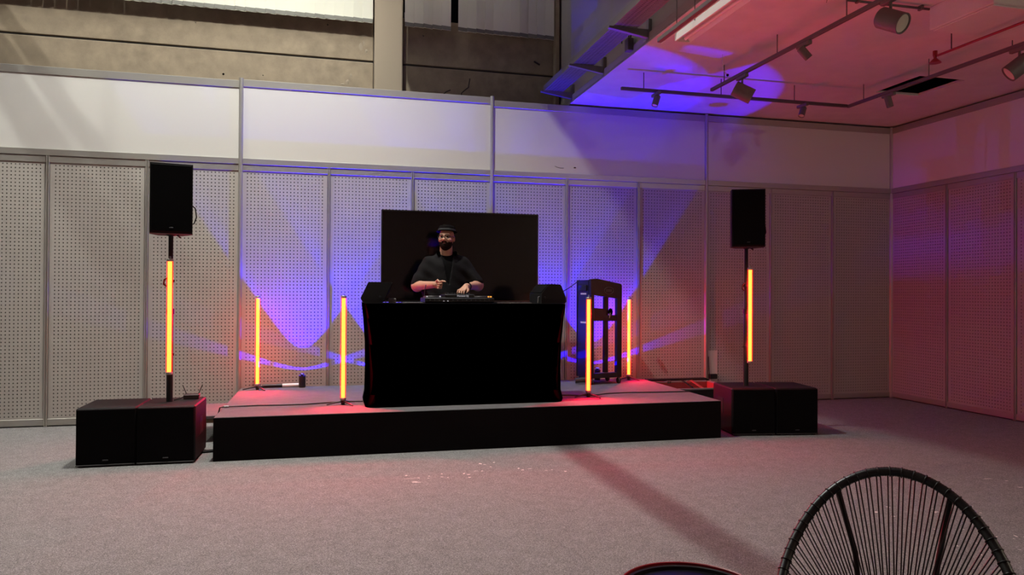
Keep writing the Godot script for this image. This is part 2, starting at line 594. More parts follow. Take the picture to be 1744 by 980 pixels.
func build_hall() -> void:
	var floor_ := structure("floor", "grey speckled carpet floor of the hall with white paint marks", "floor")
	boxed("carpet", mats.carpet, floor_, -12.2, 8.4, -0.2, 0.0, -0.8, 14.2)
	paint_marks(floor_)

	var peg := peg_panel(PANEL - 0.04, 2.797)
	var wb := structure("wall_back", "pegboard partition wall with white panels above behind the stage", "wall")
	var tops := func(k): return 3.925 if k < 2 else (3.94 if k < 5 else 3.905)
	partition(wb, -3, 14, WALL_X0 - 3 * PANEL, tops, peg, 2)
	boxed("plain_panel", mats.white_panel, wb, -12.0, WALL_X0 - 3 * PANEL, 0.0, 3.9, -0.075, 0.0)
	# scuff marks on the white panel over the stage
	var s := Shape.new()
	s.tube([Vector3(2.79, 3.115, 0.0), Vector3(2.83, 3.10, 0.0), Vector3(2.87, 3.093, 0.0), Vector3(2.91, 3.095, 0.0)], 0.0035, 5)
	s.ball(Vector3(3.06, 3.107, 0.0), Vector3(0.018, 0.008, 0.002), 5)
	part("scuff_mark", s, mats.track_grey, wb)
	# adhesive cover sheet on the pegboard by the right loudspeaker
	boxed("cover_sheet", mats.paper, wb, 4.975, 5.11, 0.10, 0.72, 0.001, 0.004)

	var wr := structure("wall_right", "pegboard partition wall running forward from the right hand corner", "wall")
	wr.position = Vector3(CORNER_X, 0, 0)
	wr.rotation.y = -PI / 2
	partition(wr, 0, 6, 0.0, func(_k): return 3.905, peg, 0)
	boxed("plain_panel", mats.white_panel, wr, 5.94, 14.2, 0.0, 3.93, -0.075, 0.0)

	# low ceiling with an open hatch
	var ce := structure("ceiling", "low white ceiling over the right part of the room with a dark open hatch", "ceiling")
	var hx0 := 6.36
	var hx1 := 6.98
	var hz0 := 1.48
	var hz1 := 2.165
	s = Shape.new()
	s.span(FASCIA, hx0, CEIL, CEIL + 0.03, -0.75, 14.2)
	s.span(hx1, 8.3, CEIL, CEIL + 0.03, -0.75, 14.2)
	s.span(hx0, hx1, CEIL, CEIL + 0.03, -0.75, hz0)
	s.span(hx0, hx1, CEIL, CEIL + 0.03, hz1, 14.2)
	part("slab", s, mats.ceiling_paint, ce)

	var wf := structure("wall_fascia", "grey upper wall standing on the edge of the low ceiling", "wall")
	boxed("upper_wall", mats.grey_paint, wf, FASCIA + 0.03, FASCIA + 0.23, CEIL + 0.03, 9.0, -0.75, 14.2)
	boxed("edge_beam", mats.grey_paint, wf, FASCIA, FASCIA + 0.06, CEIL + 0.002, CEIL + 0.10, -0.75, 14.2, 0.006)

	# concrete wall of the hall behind the partition
	var wc := structure("wall_rear", "beige precast concrete wall of the hall rising behind the partition", "wall")
	for r in [[0.0, 2.30], [2.315, 4.425], [4.445, 5.02], [7.2, 9.0]]:
		for q in [[-12.2, -6.0], [-5.985, 0.52], [0.90, 3.0]]:
			boxed("concrete_panel", mats.concrete, wc, q[0], q[1], r[0], r[1], -0.75, -0.55, 0.008)
	boxed("joint_fill", mats.backing, wc, -12.2, 3.0, 0.0, 5.02, -0.80, -0.565)
	boxed("column", mats.column_paint, wc, 0.528, 0.884, 0.0, 9.0, -0.75, -0.42, 0.012)
	boxed("pilaster", mats.concrete, wc, 2.93, 2.99, 0.0, 9.0, -0.60, -0.45, 0.008)
	concrete_scars(wc)
	for q in [["window_1", -12.2, 0.52, "dark window band behind the bright vertical blinds"], ["window_2", 0.89, 2.93, "dark window band behind the dim vertical blinds"]]:
		var w := structure(q[0], q[3], "window")
		boxed("pane", mats.night_glass, w, q[1], q[2], 5.02, 7.2, -0.70, -0.66)
		boxed("window_sill", mats.column_paint, w, q[1], q[2], 5.0, 5.04, -0.66, -0.545, 0.004)

	var wl := structure("wall_left", "plain painted side wall of the hall", "wall")
	boxed("wall_face", mats.hall_paint, wl, -12.4, -12.2, 0.0, 9.0, -0.8, 14.4)
	var wo := structure("wall_front", "plain painted wall of the hall opposite the stage", "wall")
	boxed("wall_face", mats.hall_paint, wo, -12.4, 8.4, 0.0, 9.0, 14.2, 14.4)
	var wx := structure("wall_outer", "outer wall of the hall beyond the right partition", "wall")
	boxed("wall_face", mats.hall_paint, wx, 8.3, 8.5, 0.0, 9.0, -0.8, 14.4)
	var ro := structure("ceiling_roof", "unseen pale roof of the tall hall", "ceiling")
	boxed("roof_deck", mats.roof_paint, ro, -12.4, 8.5, 9.0, 9.2, -0.9, 14.4)
	boxed("rear_cladding", mats.roof_paint, ro, -12.4, 8.5, 0.0, 9.0, -0.95, -0.80)


func paint_marks(parent: Node3D) -> void:
	var r := RandomNumberGenerator.new()
	r.seed = 21
	var s := Shape.new()
	# [x, z, length, width, turn]
	var marks := [[0.612, 2.99, 0.035, 0.03, 0.2], [0.66, 3.09, 0.17, 0.012, -0.06], [0.70, 3.09, 0.03, 0.02, 0.4], [0.655, 3.21, 0.05, 0.045, 0.5], [0.69, 3.225, 0.035, 0.02, 0.0], [0.775, 3.12, 0.02, 0.02, 0.0], [0.79, 3.05, 0.02, 0.025, 1.0], [0.885, 3.10, 0.03, 0.015, 0.5], [0.90, 3.0, 0.02, 0.02, 0.1], [0.93, 3.13, 0.025, 0.02, 0.4], [1.08, 3.03, 0.03, 0.05, 0.4], [1.11, 3.07, 0.035, 0.025, 0.0], [1.10, 3.16, 0.03, 0.03, 0.9], [1.19, 2.97, 0.05, 0.015, 0.1], [1.24, 2.98, 0.02, 0.03, 0.7], [1.28, 2.72, 0.05, 0.04, 0.6], [1.31, 2.76, 0.03, 0.02, 0.3], [1.34, 2.85, 0.02, 0.03, 0.0], [1.405, 2.70, 0.025, 0.03, 0.3], [1.56, 2.96, 0.02, 0.06, 0.4], [1.58, 3.02, 0.03, 0.03, 0.2], [1.645, 2.99, 0.06, 0.015, -0.1], [1.77, 3.08, 0.04, 0.015, 0.3], [1.82, 3.07, 0.02, 0.02, 0.1], [1.915, 3.14, 0.03, 0.03, 0.2], [5.18, 4.13, 0.13, 0.02, 0.1], [5.27, 4.22, 0.03, 0.02, 0.4], [5.20, 4.40, 0.05, 0.02, 0.5]]
	for k in 46:
		marks.append([r.randf_range(3.55, 4.75), r.randf_range(4.55, 5.75), r.randf_range(0.012, 0.05), r.randf_range(0.010, 0.03), r.randf_range(0.0, 3.0)])
	for m in marks:
		var poly := []
		var cnt := 9
		for k in cnt:
			var t := TAU * k / cnt
			var q := r.randf_range(0.45, 1.1)
			var p := Vector3(cos(t) * m[2] * 0.5 * q, 0, sin(t) * m[3] * 0.5 * q).rotated(Vector3.UP, -m[4])
			poly.append(Vector3(m[0], 0.0015, m[1]) + p)
		for k in cnt:
			s.facet([Vector3(m[0], 0.0025, m[1]), poly[k], poly[(k + 1) % cnt]], Vector3.UP)
	var o := part("paint_marks", s, mats.paint_white, parent)
	o.set_meta("kind", "stuff")


func concrete_scars(parent: Node3D) -> void:
	# filler patches, small holes and a hairline crack on the beige wall
	var r := RandomNumberGenerator.new()
	r.seed = 4
	var patch := Shape.new()
	for q in [[0.36, 4.62, 0.05, 0.12], [0.40, 4.66, 0.03, 0.08], [0.43, 4.57, 0.04, 0.06], [0.20, 4.16, 0.05, 0.07], [0.24, 4.24, 0.03, 0.06], [0.14, 4.12, 0.06, 0.03]]:
		var p := []
		for k in 10:
			var t := TAU * k / 10
			var w := r.randf_range(0.6, 1.1)
			p.append(Vector3(q[0] + cos(t) * q[2] * w * 0.5, q[1] + sin(t) * q[3] * w * 0.5, -0.549))
		for k in 10:
			patch.facet([Vector3(q[0], q[1], -0.544), p[k], p[(k + 1) % 10]], Vector3.BACK)
	part("filler_patch", patch, mats.column_paint, parent)
	var hole := Shape.new()
	for q in [[-1.28, 4.14, 0.013], [-0.82, 4.16, 0.006], [-1.6, 4.74, 0.005], [1.16, 4.83, 0.008], [-0.05, 4.86, 0.009]]:
		hole.ball(Vector3(q[0], q[1], -0.55), Vector3(q[2], q[2], 0.004), 5)
	hole.tube([Vector3(1.66, 4.0, -0.55), Vector3(1.67, 4.12, -0.55), Vector3(1.72, 4.17, -0.55), Vector3(1.76, 4.2, -0.55), Vector3(1.78, 4.32, -0.55)], 0.006, 4)
	hole.tube([Vector3(1.40, 4.06, -0.55), Vector3(1.46, 4.12, -0.55), Vector3(1.52, 4.15, -0.55)], 0.006, 4)
	hole.tube([Vector3(2.66, 4.62, -0.55), Vector3(2.74, 4.58, -0.55)], 0.012, 4)
	part("crack", hole, mats.backing, parent)


func blinds() -> void:
	var slat := Shape.new()
	slat.box(Vector3(0, 1.1, 0), Vector3(0.127, 2.2, 0.003))
	slat.box(Vector3(0, 0.024, 0), Vector3(0.122, 0.048, 0.009))
	var sm := slat.mesh()
	var hem := Shape.new()
	hem.box(Vector3(0, 0.028, 0), Vector3(0.1275, 0.05, 0.0105), 0.002)
	var hm := hem.mesh()
	var r := RandomNumberGenerator.new()
	r.seed = 8
	for q in [[-4.05, 0.50, "bright cream vertical blind left of the beige column", 0.15], [0.91, 1.50, "short dim vertical blind beside the beige column", 0.20], [1.60, 2.90, "wide dim vertical blind next to the grey upper wall", 0.18]]:
		var t := thing("vertical_blind", q[2], "blind", Vector3(q[0], 4.89, -0.43))
		var w: float = q[1] - q[0]
		var cnt := int(round(w / 0.118))
		for k in cnt:
			var o := part("slat", sm, mats.blind_fabric, t, Vector3((k + 0.5) * w / cnt, 0.0, 0.0))
			o.rotation.y = q[3] + r.randf_range(-0.08, 0.08)
			part("hem_weight", hm, mats.hem, o)
		boxed("head_rail", mats.aluminium, t, 0.0, w, 2.2, 2.25, -0.02, 0.02, 0.004)
		# bead chain that joins the feet of the slats
		var pts := []
		for k in cnt * 4 + 1:
			pts.append(Vector3(w * k / (cnt * 4.0), 0.012 - 0.010 * absf(sin(PI * k / 4.0)), 0.012))
		var s := Shape.new()
		s.tube(pts, 0.003, 5)
		part("bead_chain", s, mats.hem, t)
	var t := thing("contact_sensor", "small white sensor on the column edge by the dim blinds", "sensor", Vector3(0.93, 5.02, -0.53))
	boxed("sensor_body", mats.fixture_white, t, -0.02, 0.02, 0.0, 0.085, -0.02, 0.02, 0.006)
	boxed("sensor_lid_seam", mats.hem, t, -0.0205, 0.0205, 0.04, 0.043, -0.0205, 0.0205)


# ---------------------------------------------------------------- things under the low ceiling
func cable_tray() -> void:
	var t := thing("cable_tray", "long perforated metal cable tray on brackets along the low ceiling edge", "cable tray", Vector3(0, 4.06, 0))
	var z0 := 0.02
	var z1 := 9.0
	for x in [2.63, 2.87]:
		boxed("side_rail", mats.galvanised, t, x - 0.003, x + 0.003, 0.0, 0.07, z0, z1)
	var s := Shape.new()
	var z := z0
	while z < 6.0:
		s.span(2.63, 2.87, 0.0, 0.003, z, z + 0.016)
		z += 0.030
	for k in 7:
		s.span(2.633 + 0.0375 * k, 2.640 + 0.0375 * k, 0.0, 0.003, z0, 6.0)
	s.span(2.63, 2.87, 0.0, 0.003, 6.0, z1)
	var o := part("tray_mesh", s, mats.galvanised, t)
	o.set_meta("kind", "stuff")
	for zb in [0.06, 1.17, 2.37, 3.57, 4.77, 5.97]:
		s = Shape.new()
		var poly := PackedVector2Array([Vector2(2.58, -0.004), Vector2(2.58, -0.022), Vector2(2.99, -0.085), Vector2(2.99, -0.004)])
		s.prism(poly, zb - 0.022, zb + 0.022)
		s.span(2.985, 3.02, -0.11, 0.10, zb - 0.03, zb + 0.03)
		part("bracket", s, mats.galvanised, t)
	# cables lying in the tray
	s = Shape.new()
	for k in 3:
		s.tube([Vector3(2.68 + k * 0.05, 0.016, 0.1), Vector3(2.70 + k * 0.05, 0.016, 3.0), Vector3(2.68 + k * 0.05, 0.016, 6.0), Vector3(2.69 + k * 0.05, 0.016, 8.9)], 0.009, 6)
	part("tray_cables", s, mats.black_rubber, t)

	var b := thing("junction_box", "small grey junction box with curled cables under the cable tray", "junction box", Vector3(2.965, 3.97, 1.98))
	boxed("box_body", mats.track_grey, b, -0.035, 0.03, 0.0, 0.13, -0.045, 0.045, 0.006)
	s = Shape.new()
	s.tube([Vector3(0, 0.12, 0), Vector3(-0.02, 0.17, 0.02), Vector3(-0.05, 0.18, 0.0), Vector3(-0.07, 0.13, -0.03), Vector3(-0.075, 0.08, -0.02)], 0.006, 6)
	part("cable_curl", s, mats.black_rubber, b)
	s = Shape.new()
	s.tube([Vector3(0.0, 0.12, 0.02), Vector3(0.0, 0.2, 0.06), Vector3(-0.02, 0.17, 0.1)], 0.006, 6)
	part("cable_end", s, mats.black_rubber, b)


func track_spot(big: bool, at: Vector3, aim: Vector3, label: String) -> void:
	var t := thing("track_spotlight", label, "spotlight", at, 0.0, "unlit spotlights on the ceiling tracks")
	var r := 0.078 if big else 0.036
	var l := 0.20 if big else 0.12
	var y := -0.17 if big else -0.085
	var s := Shape.new()
	boxed("driver_box", mats.spot_grey, t, -0.02, 0.02, -0.035, 0.0, -0.09, 0.09, 0.005)
	s.tube([Vector3(0, -0.03, 0), Vector3(0, y, 0)], 0.011, 8)
	part("stem", s, mats.spot_grey, t)
	var d := aim.normalized()
	var f := Shape.new()
	var side := d.cross(Vector3.UP).normalized()
	f.xf = Transform3D(Basis(side, d, side.cross(d)), Vector3(0, y, 0))
	f.lathe([Vector2(0, -l * 0.45), Vector2(r * 0.93, -l * 0.45), Vector2(r, -l * 0.41), Vector2(r, l * 0.55), Vector2(r * 0.90, l * 0.55), Vector2(r * 0.84, l * 0.50)], 28)
	part("head", f, mats.spot_grey, t)
	f = Shape.new()
	f.xf = Transform3D(Basis(side, d, side.cross(d)), Vector3(0, y, 0))
	f.lathe([Vector2(r * 0.84, l * 0.50), Vector2(r * 0.5, l * 0.47), Vector2(0, l * 0.46)], 28)
	part("lens", f, mats.lens_glass, t)


func ceiling_things() -> void:
	for q in [["lighting track over the stage running along the back wall", 3.10, 1.48, 5.945, 1.48], ["lighting track running forward beside the white trough lamp", 4.065, 1.70, 4.065, 7.0], ["lighting track running forward past the dark ceiling hatch", 5.99, 1.48, 5.99, 7.0]]:
		var t := thing("lighting_track", q[0], "track", Vector3(q[1], 3.735, q[2]))
		var a := Vector3.ZERO
		var b := Vector3(q[3] - q[1], 0, q[4] - q[2])
		var d := (b - a).normalized()
		var s := Shape.new()
		s.box((a + b) * 0.5, Vector3(absf(b.x) + 0.034, 0.034, absf(b.z) + 0.034), 0.003)
		s.box((a + b) * 0.5 - Vector3(0, 0.017, 0), Vector3(absf(b.x) * 0.98 + 0.01, 0.004, absf(b.z) * 0.98 + 0.01))
		part("rail", s, mats.track_grey, t)
		var k := 0.25
		while k < (b - a).length():
			s = Shape.new()
			s.tube([a + d * k + Vector3(0, 0.015, 0), a + d * k + Vector3(0, CEIL - 3.735, 0)], 0.005, 6)
			part("hanger", s, mats.track_grey, t)
			k += 0.95
	track_spot(false, Vector3(3.50, 3.717, 1.48), Vector3(-0.35, -1.0, 0.1), "small unlit spotlight on the track by the blue patch of ceiling")
	track_spot(false, Vector3(5.36, 3.717, 1.48), Vector3(-0.4, -0.9, 0.2), "small unlit spotlight on the track over the right loudspeaker")
	track_spot(true, Vector3(4.065, 3.717, 2.30), Vector3(0.75, -0.45, 0.35), "large unlit spotlight at the end of the forward running track")
	track_spot(false, Vector3(4.065, 3.717, 3.30), Vector3(0.6, -0.75, 0.2), "small unlit spotlight in the middle of the forward running track")
	track_spot(true, Vector3(4.065, 3.717, 4.33), Vector3(0.28, -0.50, 0.82), "large unlit spotlight showing its pale round lens")
	track_spot(false, Vector3(5.99, 3.717, 2.12), Vector3(0.25, -1.0, 0.1), "small unlit spotlight beside the dark ceiling hatch")
	track_spot(true, Vector3(5.99, 3.717, 3.70), Vector3(-0.70, -0.65, -0.45), "large unlit spotlight on the track near the red pipe")

	# trough luminaire, switched off
	var t := thing("trough_lamp", "long white trough lamp switched off hanging beside the low ceiling edge", "ceiling lamp", Vector3(2.665, 3.46, 3.74))
	var s := Shape.new()
	s.prism(PackedVector2Array([Vector2(-0.055, 0.07), Vector2(0.055, 0.07), Vector2(0.065, 0.0), Vector2(0.058, -0.004), Vector2(0.035, 0.03), Vector2(-0.035, 0.03), Vector2(-0.058, -0.004), Vector2(-0.065, 0.0)]), 0.0, 2.4)
	part("reflector", s, mats.fixture_white, t)
	boxed("end_plate", mats.fixture_white, t, -0.067, 0.067, -0.004, 0.074, -0.006, 0.0, 0.002)
	s = Shape.new()
	s.tube([Vector3(0, 0.008, 0.04), Vector3(0, 0.008, 2.36)], 0.013, 10)
	part("fluorescent_tube", s, mats.fixture_white, t)
	for z in [0.3, 2.1]:
		s = Shape.new()
		s.tube([Vector3(-0.06, 0.05, z), Vector3(-0.06, 9.0 - 3.46, z)], 0.003, 6)
		part("hanger_wire", s, mats.dark_steel, t)
	var cd := thing("conduit_batten", "thin dark batten with pale edge hanging left of the trough lamp", "batten", Vector3(2.50, 3.46, 3.66))
	boxed("batten_bar", mats.track_grey, cd, -0.018, 0.018, 0.0, 0.036, 0.0, 2.4, 0.004)
	boxed("batten_lip", mats.fixture_white, cd, 0.018, 0.023, -0.004, 0.012, 0.0, 2.4)
	for z in [0.3, 2.1]:
		s = Shape.new()
		s.tube([Vector3(0, 0.036, z), Vector3(0, 9.0 - 3.46, z)], 0.003, 6)
		part("hanger_wire", s, mats.dark_steel, cd)

	# sprinkler pipe
	t = thing("sprinkler_pipe", "thin red sprinkler pipe under the low ceiling ending in a sprinkler head", "pipe", Vector3(5.33, 3.66, 3.47))
	s = Shape.new()
	s.tube([Vector3(0, 0, 0), Vector3(0, 0, 4.0)], 0.011, 10)
	part("pipe", s, mats.pipe_red, t)
	s = Shape.new()
	s.lathe([Vector2(0.0, 0.05), Vector2(0.02, 0.05), Vector2(0.02, 0.01), Vector2(0.012, -0.015), Vector2(0.05, -0.055), Vector2(0.052, -0.060), Vector2(0.0, -0.060)], 16)
	part("sprinkler_head", s, mats.pipe_red, t, Vector3(0, 0, -0.03))
	for z in [0.15, 2.0, 3.5]:
		s = Shape.new()
		s.tube([Vector3(0, 0.012, z), Vector3(0, CEIL - 3.66, z)], 0.005, 6)
		part("pipe_hanger", s, mats.dark_steel, t)

	# boxed unit hanging from the ceiling
	t = thing("ceiling_unit", "shallow pale box unit mounted under the low ceiling", "ceiling box", Vector3(4.92, 3.72, 3.80))
	boxed("casing", mats.ceiling_paint, t, 0.0, 1.0, 0.012, CEIL - 3.72, 0.0, 0.62, 0.006)
	boxed("underside_panel", mats.ceiling_paint, t, 0.02, 0.98, 0.0, 0.012, 0.02, 0.60, 0.003)

	t = thing("conduit_pipe", "grey conduit pipe clipped across the low ceiling", "pipe", Vector3(4.10, 3.905, 3.81))
	s = Shape.new()
	s.tube([Vector3(0, 0, 0), Vector3(0.8, 0, 0.01)], 0.011, 8)
	part("pipe", s, mats.track_grey, t)
	for x in [0.1, 0.72]:
		boxed("clip", mats.spot_grey, t, x - 0.012, x + 0.012, -0.015, 0.025, -0.02, 0.03, 0.003)

	t = thing("loose_ceiling_wire", "thin pale wire hanging down from the low ceiling near the track end", "wire", Vector3(3.87, CEIL, 2.25))
	s = Shape.new()
	s.tube([Vector3(0, 0, 0), Vector3(0.0, -0.10, 0.0), Vector3(0.01, -0.16, 0.0), Vector3(0.05, -0.20, 0.0)], 0.0035, 6)
	part("wire", s, mats.paper, t)
	s = Shape.new()
	s.ball(Vector3(0.058, -0.205, 0), Vector3(0.014, 0.014, 0.014), 6)
	part("wire_end", s, mats.spot_grey, t)
	t = thing("loose_ceiling_cable", "black cable with frayed end dangling beside the forward track", "cable", Vector3(3.86, CEIL, 4.0))
	s = Shape.new()
	s.tube([Vector3(0, 0, 0), Vector3(-0.01, -0.05, 0.0), Vector3(-0.04, -0.09, 0.01), Vector3(-0.09, -0.12, 0.0)], 0.004, 6)
	part("cable", s, mats.black_rubber, t)
	s = Shape.new()
	for d in [Vector3(-0.03, 0.03, 0), Vector3(-0.035, 0.0, 0.01), Vector3(-0.01, -0.035, 0), Vector3(-0.02, 0.04, -0.01)]:
		s.tube([Vector3(-0.09, -0.12, 0), Vector3(-0.09, -0.12, 0) + d], 0.002, 5)
	part("bare_strands", s, mats.dark_steel, t)

	# unseen members above the view, placed to darken parts of floor and walls
	t = thing("unseen_girder", "unseen deep girder out of view, placed to shade the grey upper wall", "girder", Vector3(1.22, 5.76, 0.65))  # out of view; keeps the upper wall and low ceiling edge in shade
	boxed("lower_flange", mats.dark_steel, t, -0.12, 0.12, 0.0, 0.03, 0.0, 13.5, 0.004)
	boxed("web", mats.dark_steel, t, -0.015, 0.015, 0.03, 3.2, 0.0, 13.5)
	t = thing("unseen_duct", "unseen square duct out of view, placed to darken the wall right of the column", "duct", Vector3(0.57, 5.22, 0.25))  # out of view; darkens the beige wall right of the column
	boxed("duct_body", mats.galvanised, t, 0.0, 1.5, 0.0, 0.95, 0.0, 0.3, 0.01)
	boxed("duct_flange", mats.galvanised, t, -0.01, 0.02, -0.02, 0.97, -0.02, 0.32, 0.004)
	for x in [0.2, 1.3]:
		s = Shape.new()
		s.tube([Vector3(x, 0.95, 0.15), Vector3(x, 3.78, 0.15)], 0.008, 6)
		part("hanger_rod", s, mats.dark_steel, t)
	t = thing("unseen_conduit", "unseen straight conduit out of view, placed to darken a strip of floor", "conduit", Vector3(0.70, 4.42, 2.12))  # out of view; darkens a long strip of the floor
	boxed("conduit_body", mats.galvanised, t, -0.056, 0.056, 0.0, 0.07, 0.0, 2.2, 0.006)
	for z in [0.4, 1.8]:
		s = Shape.new()
		s.tube([Vector3(0, 0.07, z), Vector3(0, 9.0 - 4.42, z)], 0.004, 6)
		part("hanger_wire", s, mats.dark_steel, t)
	for q in [[-4.42, 5.45, 0.10, "steel brace pipe high on the left side of the hall"], [-4.20, 5.45, 0.06, "unseen slimmer pipe out of view, placed to shade a second band on the left wall"]]:  # out of view; throw two dark bands on the left wall
		t = thing("unseen_brace_pipe", q[3], "pipe", Vector3(q[0], q[1], -0.5))
		s = Shape.new()
		s.tube([Vector3(0, 0, 0), Vector3(0, 0, 1.9)], q[2], 12)
		part("pipe", s, mats.dark_steel, t)
		s = Shape.new()
		s.tube([Vector3(0, q[2], 1.7), Vector3(0, 9.0 - q[1], 1.7)], 0.01, 6)
		part("hanger_rod", s, mats.dark_steel, t)


# ---------------------------------------------------------------- stage
func stage() -> void:
	var t := thing("stage_platform", "low wide stage with grey felt top and black skirt", "stage", Vector3(-0.972, 0, 0.12))
	boxed("deck_top", mats.felt, t, 0.0, 4.90, DECK - 0.05, DECK, 0.0, 2.02, 0.004)
	boxed("front_skirt", mats.skirt_cloth, t, 0.0, 4.90, 0.0, DECK - 0.004, 2.005, 2.024, 0.003)
	boxed("side_skirt", mats.skirt_cloth, t, -0.004, 0.014, 0.0, DECK - 0.004, 0.0, 2.02, 0.003)
	boxed("side_skirt", mats.skirt_cloth, t, 4.886, 4.904, 0.0, DECK - 0.004, 0.0, 2.02, 0.003)
	for x in [0.1, 1.6, 3.2, 4.8]:
		for z in [0.15, 1.9]:
			boxed("leg", mats.galvanised, t, x - 0.03, x + 0.03, 0.0, DECK - 0.05, z - 0.03, z + 0.03)

	# cables on the deck
	var s := Shape.new()
	var c := thing("stage_cable", "black and silver cable lying across the left part of the stage", "cable", Vector3(0, DECK, 0))
	s.tube([Vector3(-1.02, -0.10, 1.60), Vector3(-0.995, 0.004, 1.60), Vector3(-0.955, 0.012, 1.60), Vector3(-0.80, 0.008, 1.56), Vector3(-0.66, 0.008, 1.545), Vector3(-0.45, 0.008, 1.57), Vector3(-0.22, 0.008, 1.56), Vector3(0.0, 0.008, 1.50), Vector3(0.2, 0.008, 1.46), Vector3(0.33, 0.008, 1.48)], 0.007, 6)
	part("cable_run", s, mats.dark_steel, c)
	s = Shape.new()
	s.tube([Vector3(-0.96, 0.012, 1.605), Vector3(-0.92, 0.012, 1.59)], 0.011, 8)
	part("plug", s, mats.chrome, c)
	c = thing("stage_cable", "black cable lying across the right part of the stage", "cable", Vector3(0, DECK, 0))
	s = Shape.new()
	s.tube([Vector3(2.36, 0.006, 1.44), Vector3(2.55, 0.006, 1.50), Vector3(2.75, 0.006, 1.54), Vector3(2.95, 0.006, 1.44), Vector3(3.2, 0.006, 1.41), Vector3(3.6, 0.006, 1.455), Vector3(3.9, 0.008, 1.47), Vector3(3.944, 0.006, 1.47), Vector3(3.955, -0.05, 1.47), Vector3(3.958, -0.15, 1.47)], 0.006, 6)
	part("cable_run", s, mats.black_rubber, c)
	c = thing("floor_cable", "black cable on the floor between left subwoofer and stage", "cable")
	s = Shape.new()
	s.tube([Vector3(-1.16, 0.012, 1.72), Vector3(-1.10, 0.012, 1.76), Vector3(-1.03, 0.012, 1.74), Vector3(-0.985, 0.012, 1.74)], 0.011, 6)
	part("cable_run", s, mats.black_rubber, c)
	s = Shape.new()
	s.tube([Vector3(-1.16, 0.012, 1.66), Vector3(-1.09, 0.012, 1.71), Vector3(-0.985, 0.012, 1.69)], 0.009, 6)
	part("cable_run", s, mats.black_rubber, c)

	# low step beside the stage
	t = thing("side_step", "small low step with worn wooden frame beside the stage", "step", Vector3(-1.31, 0, 0.42))
	boxed("tread", mats.felt, t, 0.0, 0.32, 0.232, 0.262, 0.0, 0.86, 0.004)
	boxed("front_rail", mats.wood_step, t, 0.02, 0.32, 0.19, 0.232, 0.80, 0.84, 0.003)
	boxed("back_rail", mats.wood_step, t, 0.02, 0.32, 0.19, 0.232, 0.03, 0.07, 0.003)
	for q in [[0.10, 0.80], [0.26, 0.80], [0.10, 0.03], [0.26, 0.03]]:
		boxed("leg", mats.wood_step, t, q[0], q[0] + 0.04, 0.0, 0.19, q[1], q[1] + 0.04, 0.003)

	# a tube lying unlit on the deck
	t = thing("unlit_tube", "unlit dark light tube with white end lying at the back of the stage", "light tube", Vector3(-0.74, DECK + 0.022, 0.148))
	s = Shape.new()
	s.tube([Vector3(0.0, 0, 0.03), Vector3(0.22, 0, 0.015)], 0.02, 12)
	part("tube_body", s, mats.black_plastic, t)
	s = Shape.new()
	s.tube([Vector3(0.22, 0, 0.015), Vector3(0.42, 0, 0.0)], 0.021, 12)
	part("white_end", s, mats.fixture_white, t)
	s = Shape.new()
	s.tube([Vector3(-0.06, -0.010, -0.01), Vector3(-0.03, -0.008, 0.02), Vector3(0.005, 0.0, 0.03)], 0.011, 8)
	part("lead", s, mats.chrome, t)


func light_tube(at: Vector3, length: float, label: String, tripod: bool, front: float, face := 0.0) -> void:
	var t := thing("light_tube", label, "light tube", at, 0.0, "glowing red light tubes")
	var y0 := 0.045 if tripod else 0.0
	var seg := (length - y0 - 0.05) / 3.0
	var core := Shape.new()
	core.tube([Vector3(0, -seg * 0.5, 0), Vector3(0, seg * 0.5, 0)], 0.0185, 16)
	var cm := core.mesh()
	var slv := Shape.new()
	slv.tube([Vector3(0, -seg * 0.5, 0), Vector3(0, seg * 0.5, 0)], 0.027, 16)
	var vm := slv.mesh()
	for k in 3:
		var p := Vector3(0, y0 + 0.025 + seg * (k + 0.5), 0)
		part("glowing_core", cm, mats.tube_core, t, p)
		part("glowing_sleeve", vm, mats.tube_sleeve, t, p)
		var l := OmniLight3D.new()
		l.omni_range = 30.0
		l.omni_attenuation = 2.0
		lamp(l, t, p, Color(1.0, 0.06, 0.23), TUBE, 0.018)
		# the diodes sit on one side of the tube and throw most of the light that way
		var f := SpotLight3D.new()
		f.spot_angle = 88.0
		f.spot_angle_attenuation = 0.6
		f.spot_range = 30.0
		f.spot_attenuation = 2.0
		f.rotation.y = PI + face
		lamp(f, t, p, Color(1.0, 0.06, 0.23), front, 0.018)
	for y in [y0 + 0.0125, length - 0.0125]:
		var s := Shape.new()
		s.lathe([Vector2(0, -0.0125), Vector2(0.026, -0.0125), Vector2(0.029, -0.008), Vector2(0.029, 0.008), Vector2(0.026, 0.0125), Vector2(0, 0.0125)], 16)
		part("end_cap", s, mats.aluminium, t, Vector3(0, y, 0))
	var e := Shape.new()
	e.tube([Vector3(0.006, length, 0), Vector3(0.006, length + 0.02, 0), Vector3(-0.006, length + 0.02, 0), Vector3(-0.006, length, 0)], 0.003, 6)
	part("hanging_eye", e, mats.chrome, t)
	if tripod:
		var s := Shape.new()
		s.lathe([Vector2(0, 0.0), Vector2(0.016, 0.0), Vector2(0.02, 0.02), Vector2(0.02, 0.045), Vector2(0, 0.045)], 14, Transform3D(Basis.IDENTITY, Vector3(0, 0.0, 0)))
		part("tripod_hub", s, mats.black_plastic, t)
		for k in 3:
			var a := 0.95 + TAU * k / 3.0
			var d := Vector3(cos(a), 0, sin(a))
			s = Shape.new()
			s.tube([d * 0.012 + Vector3(0, 0.034, 0), d * 0.09 + Vector3(0, 0.022, 0), d * 0.155 + Vector3(0, 0.0075, 0)], [0.009, 0.008, 0.006], 8)
			part("tripod_leg", s, mats.dark_steel, t)


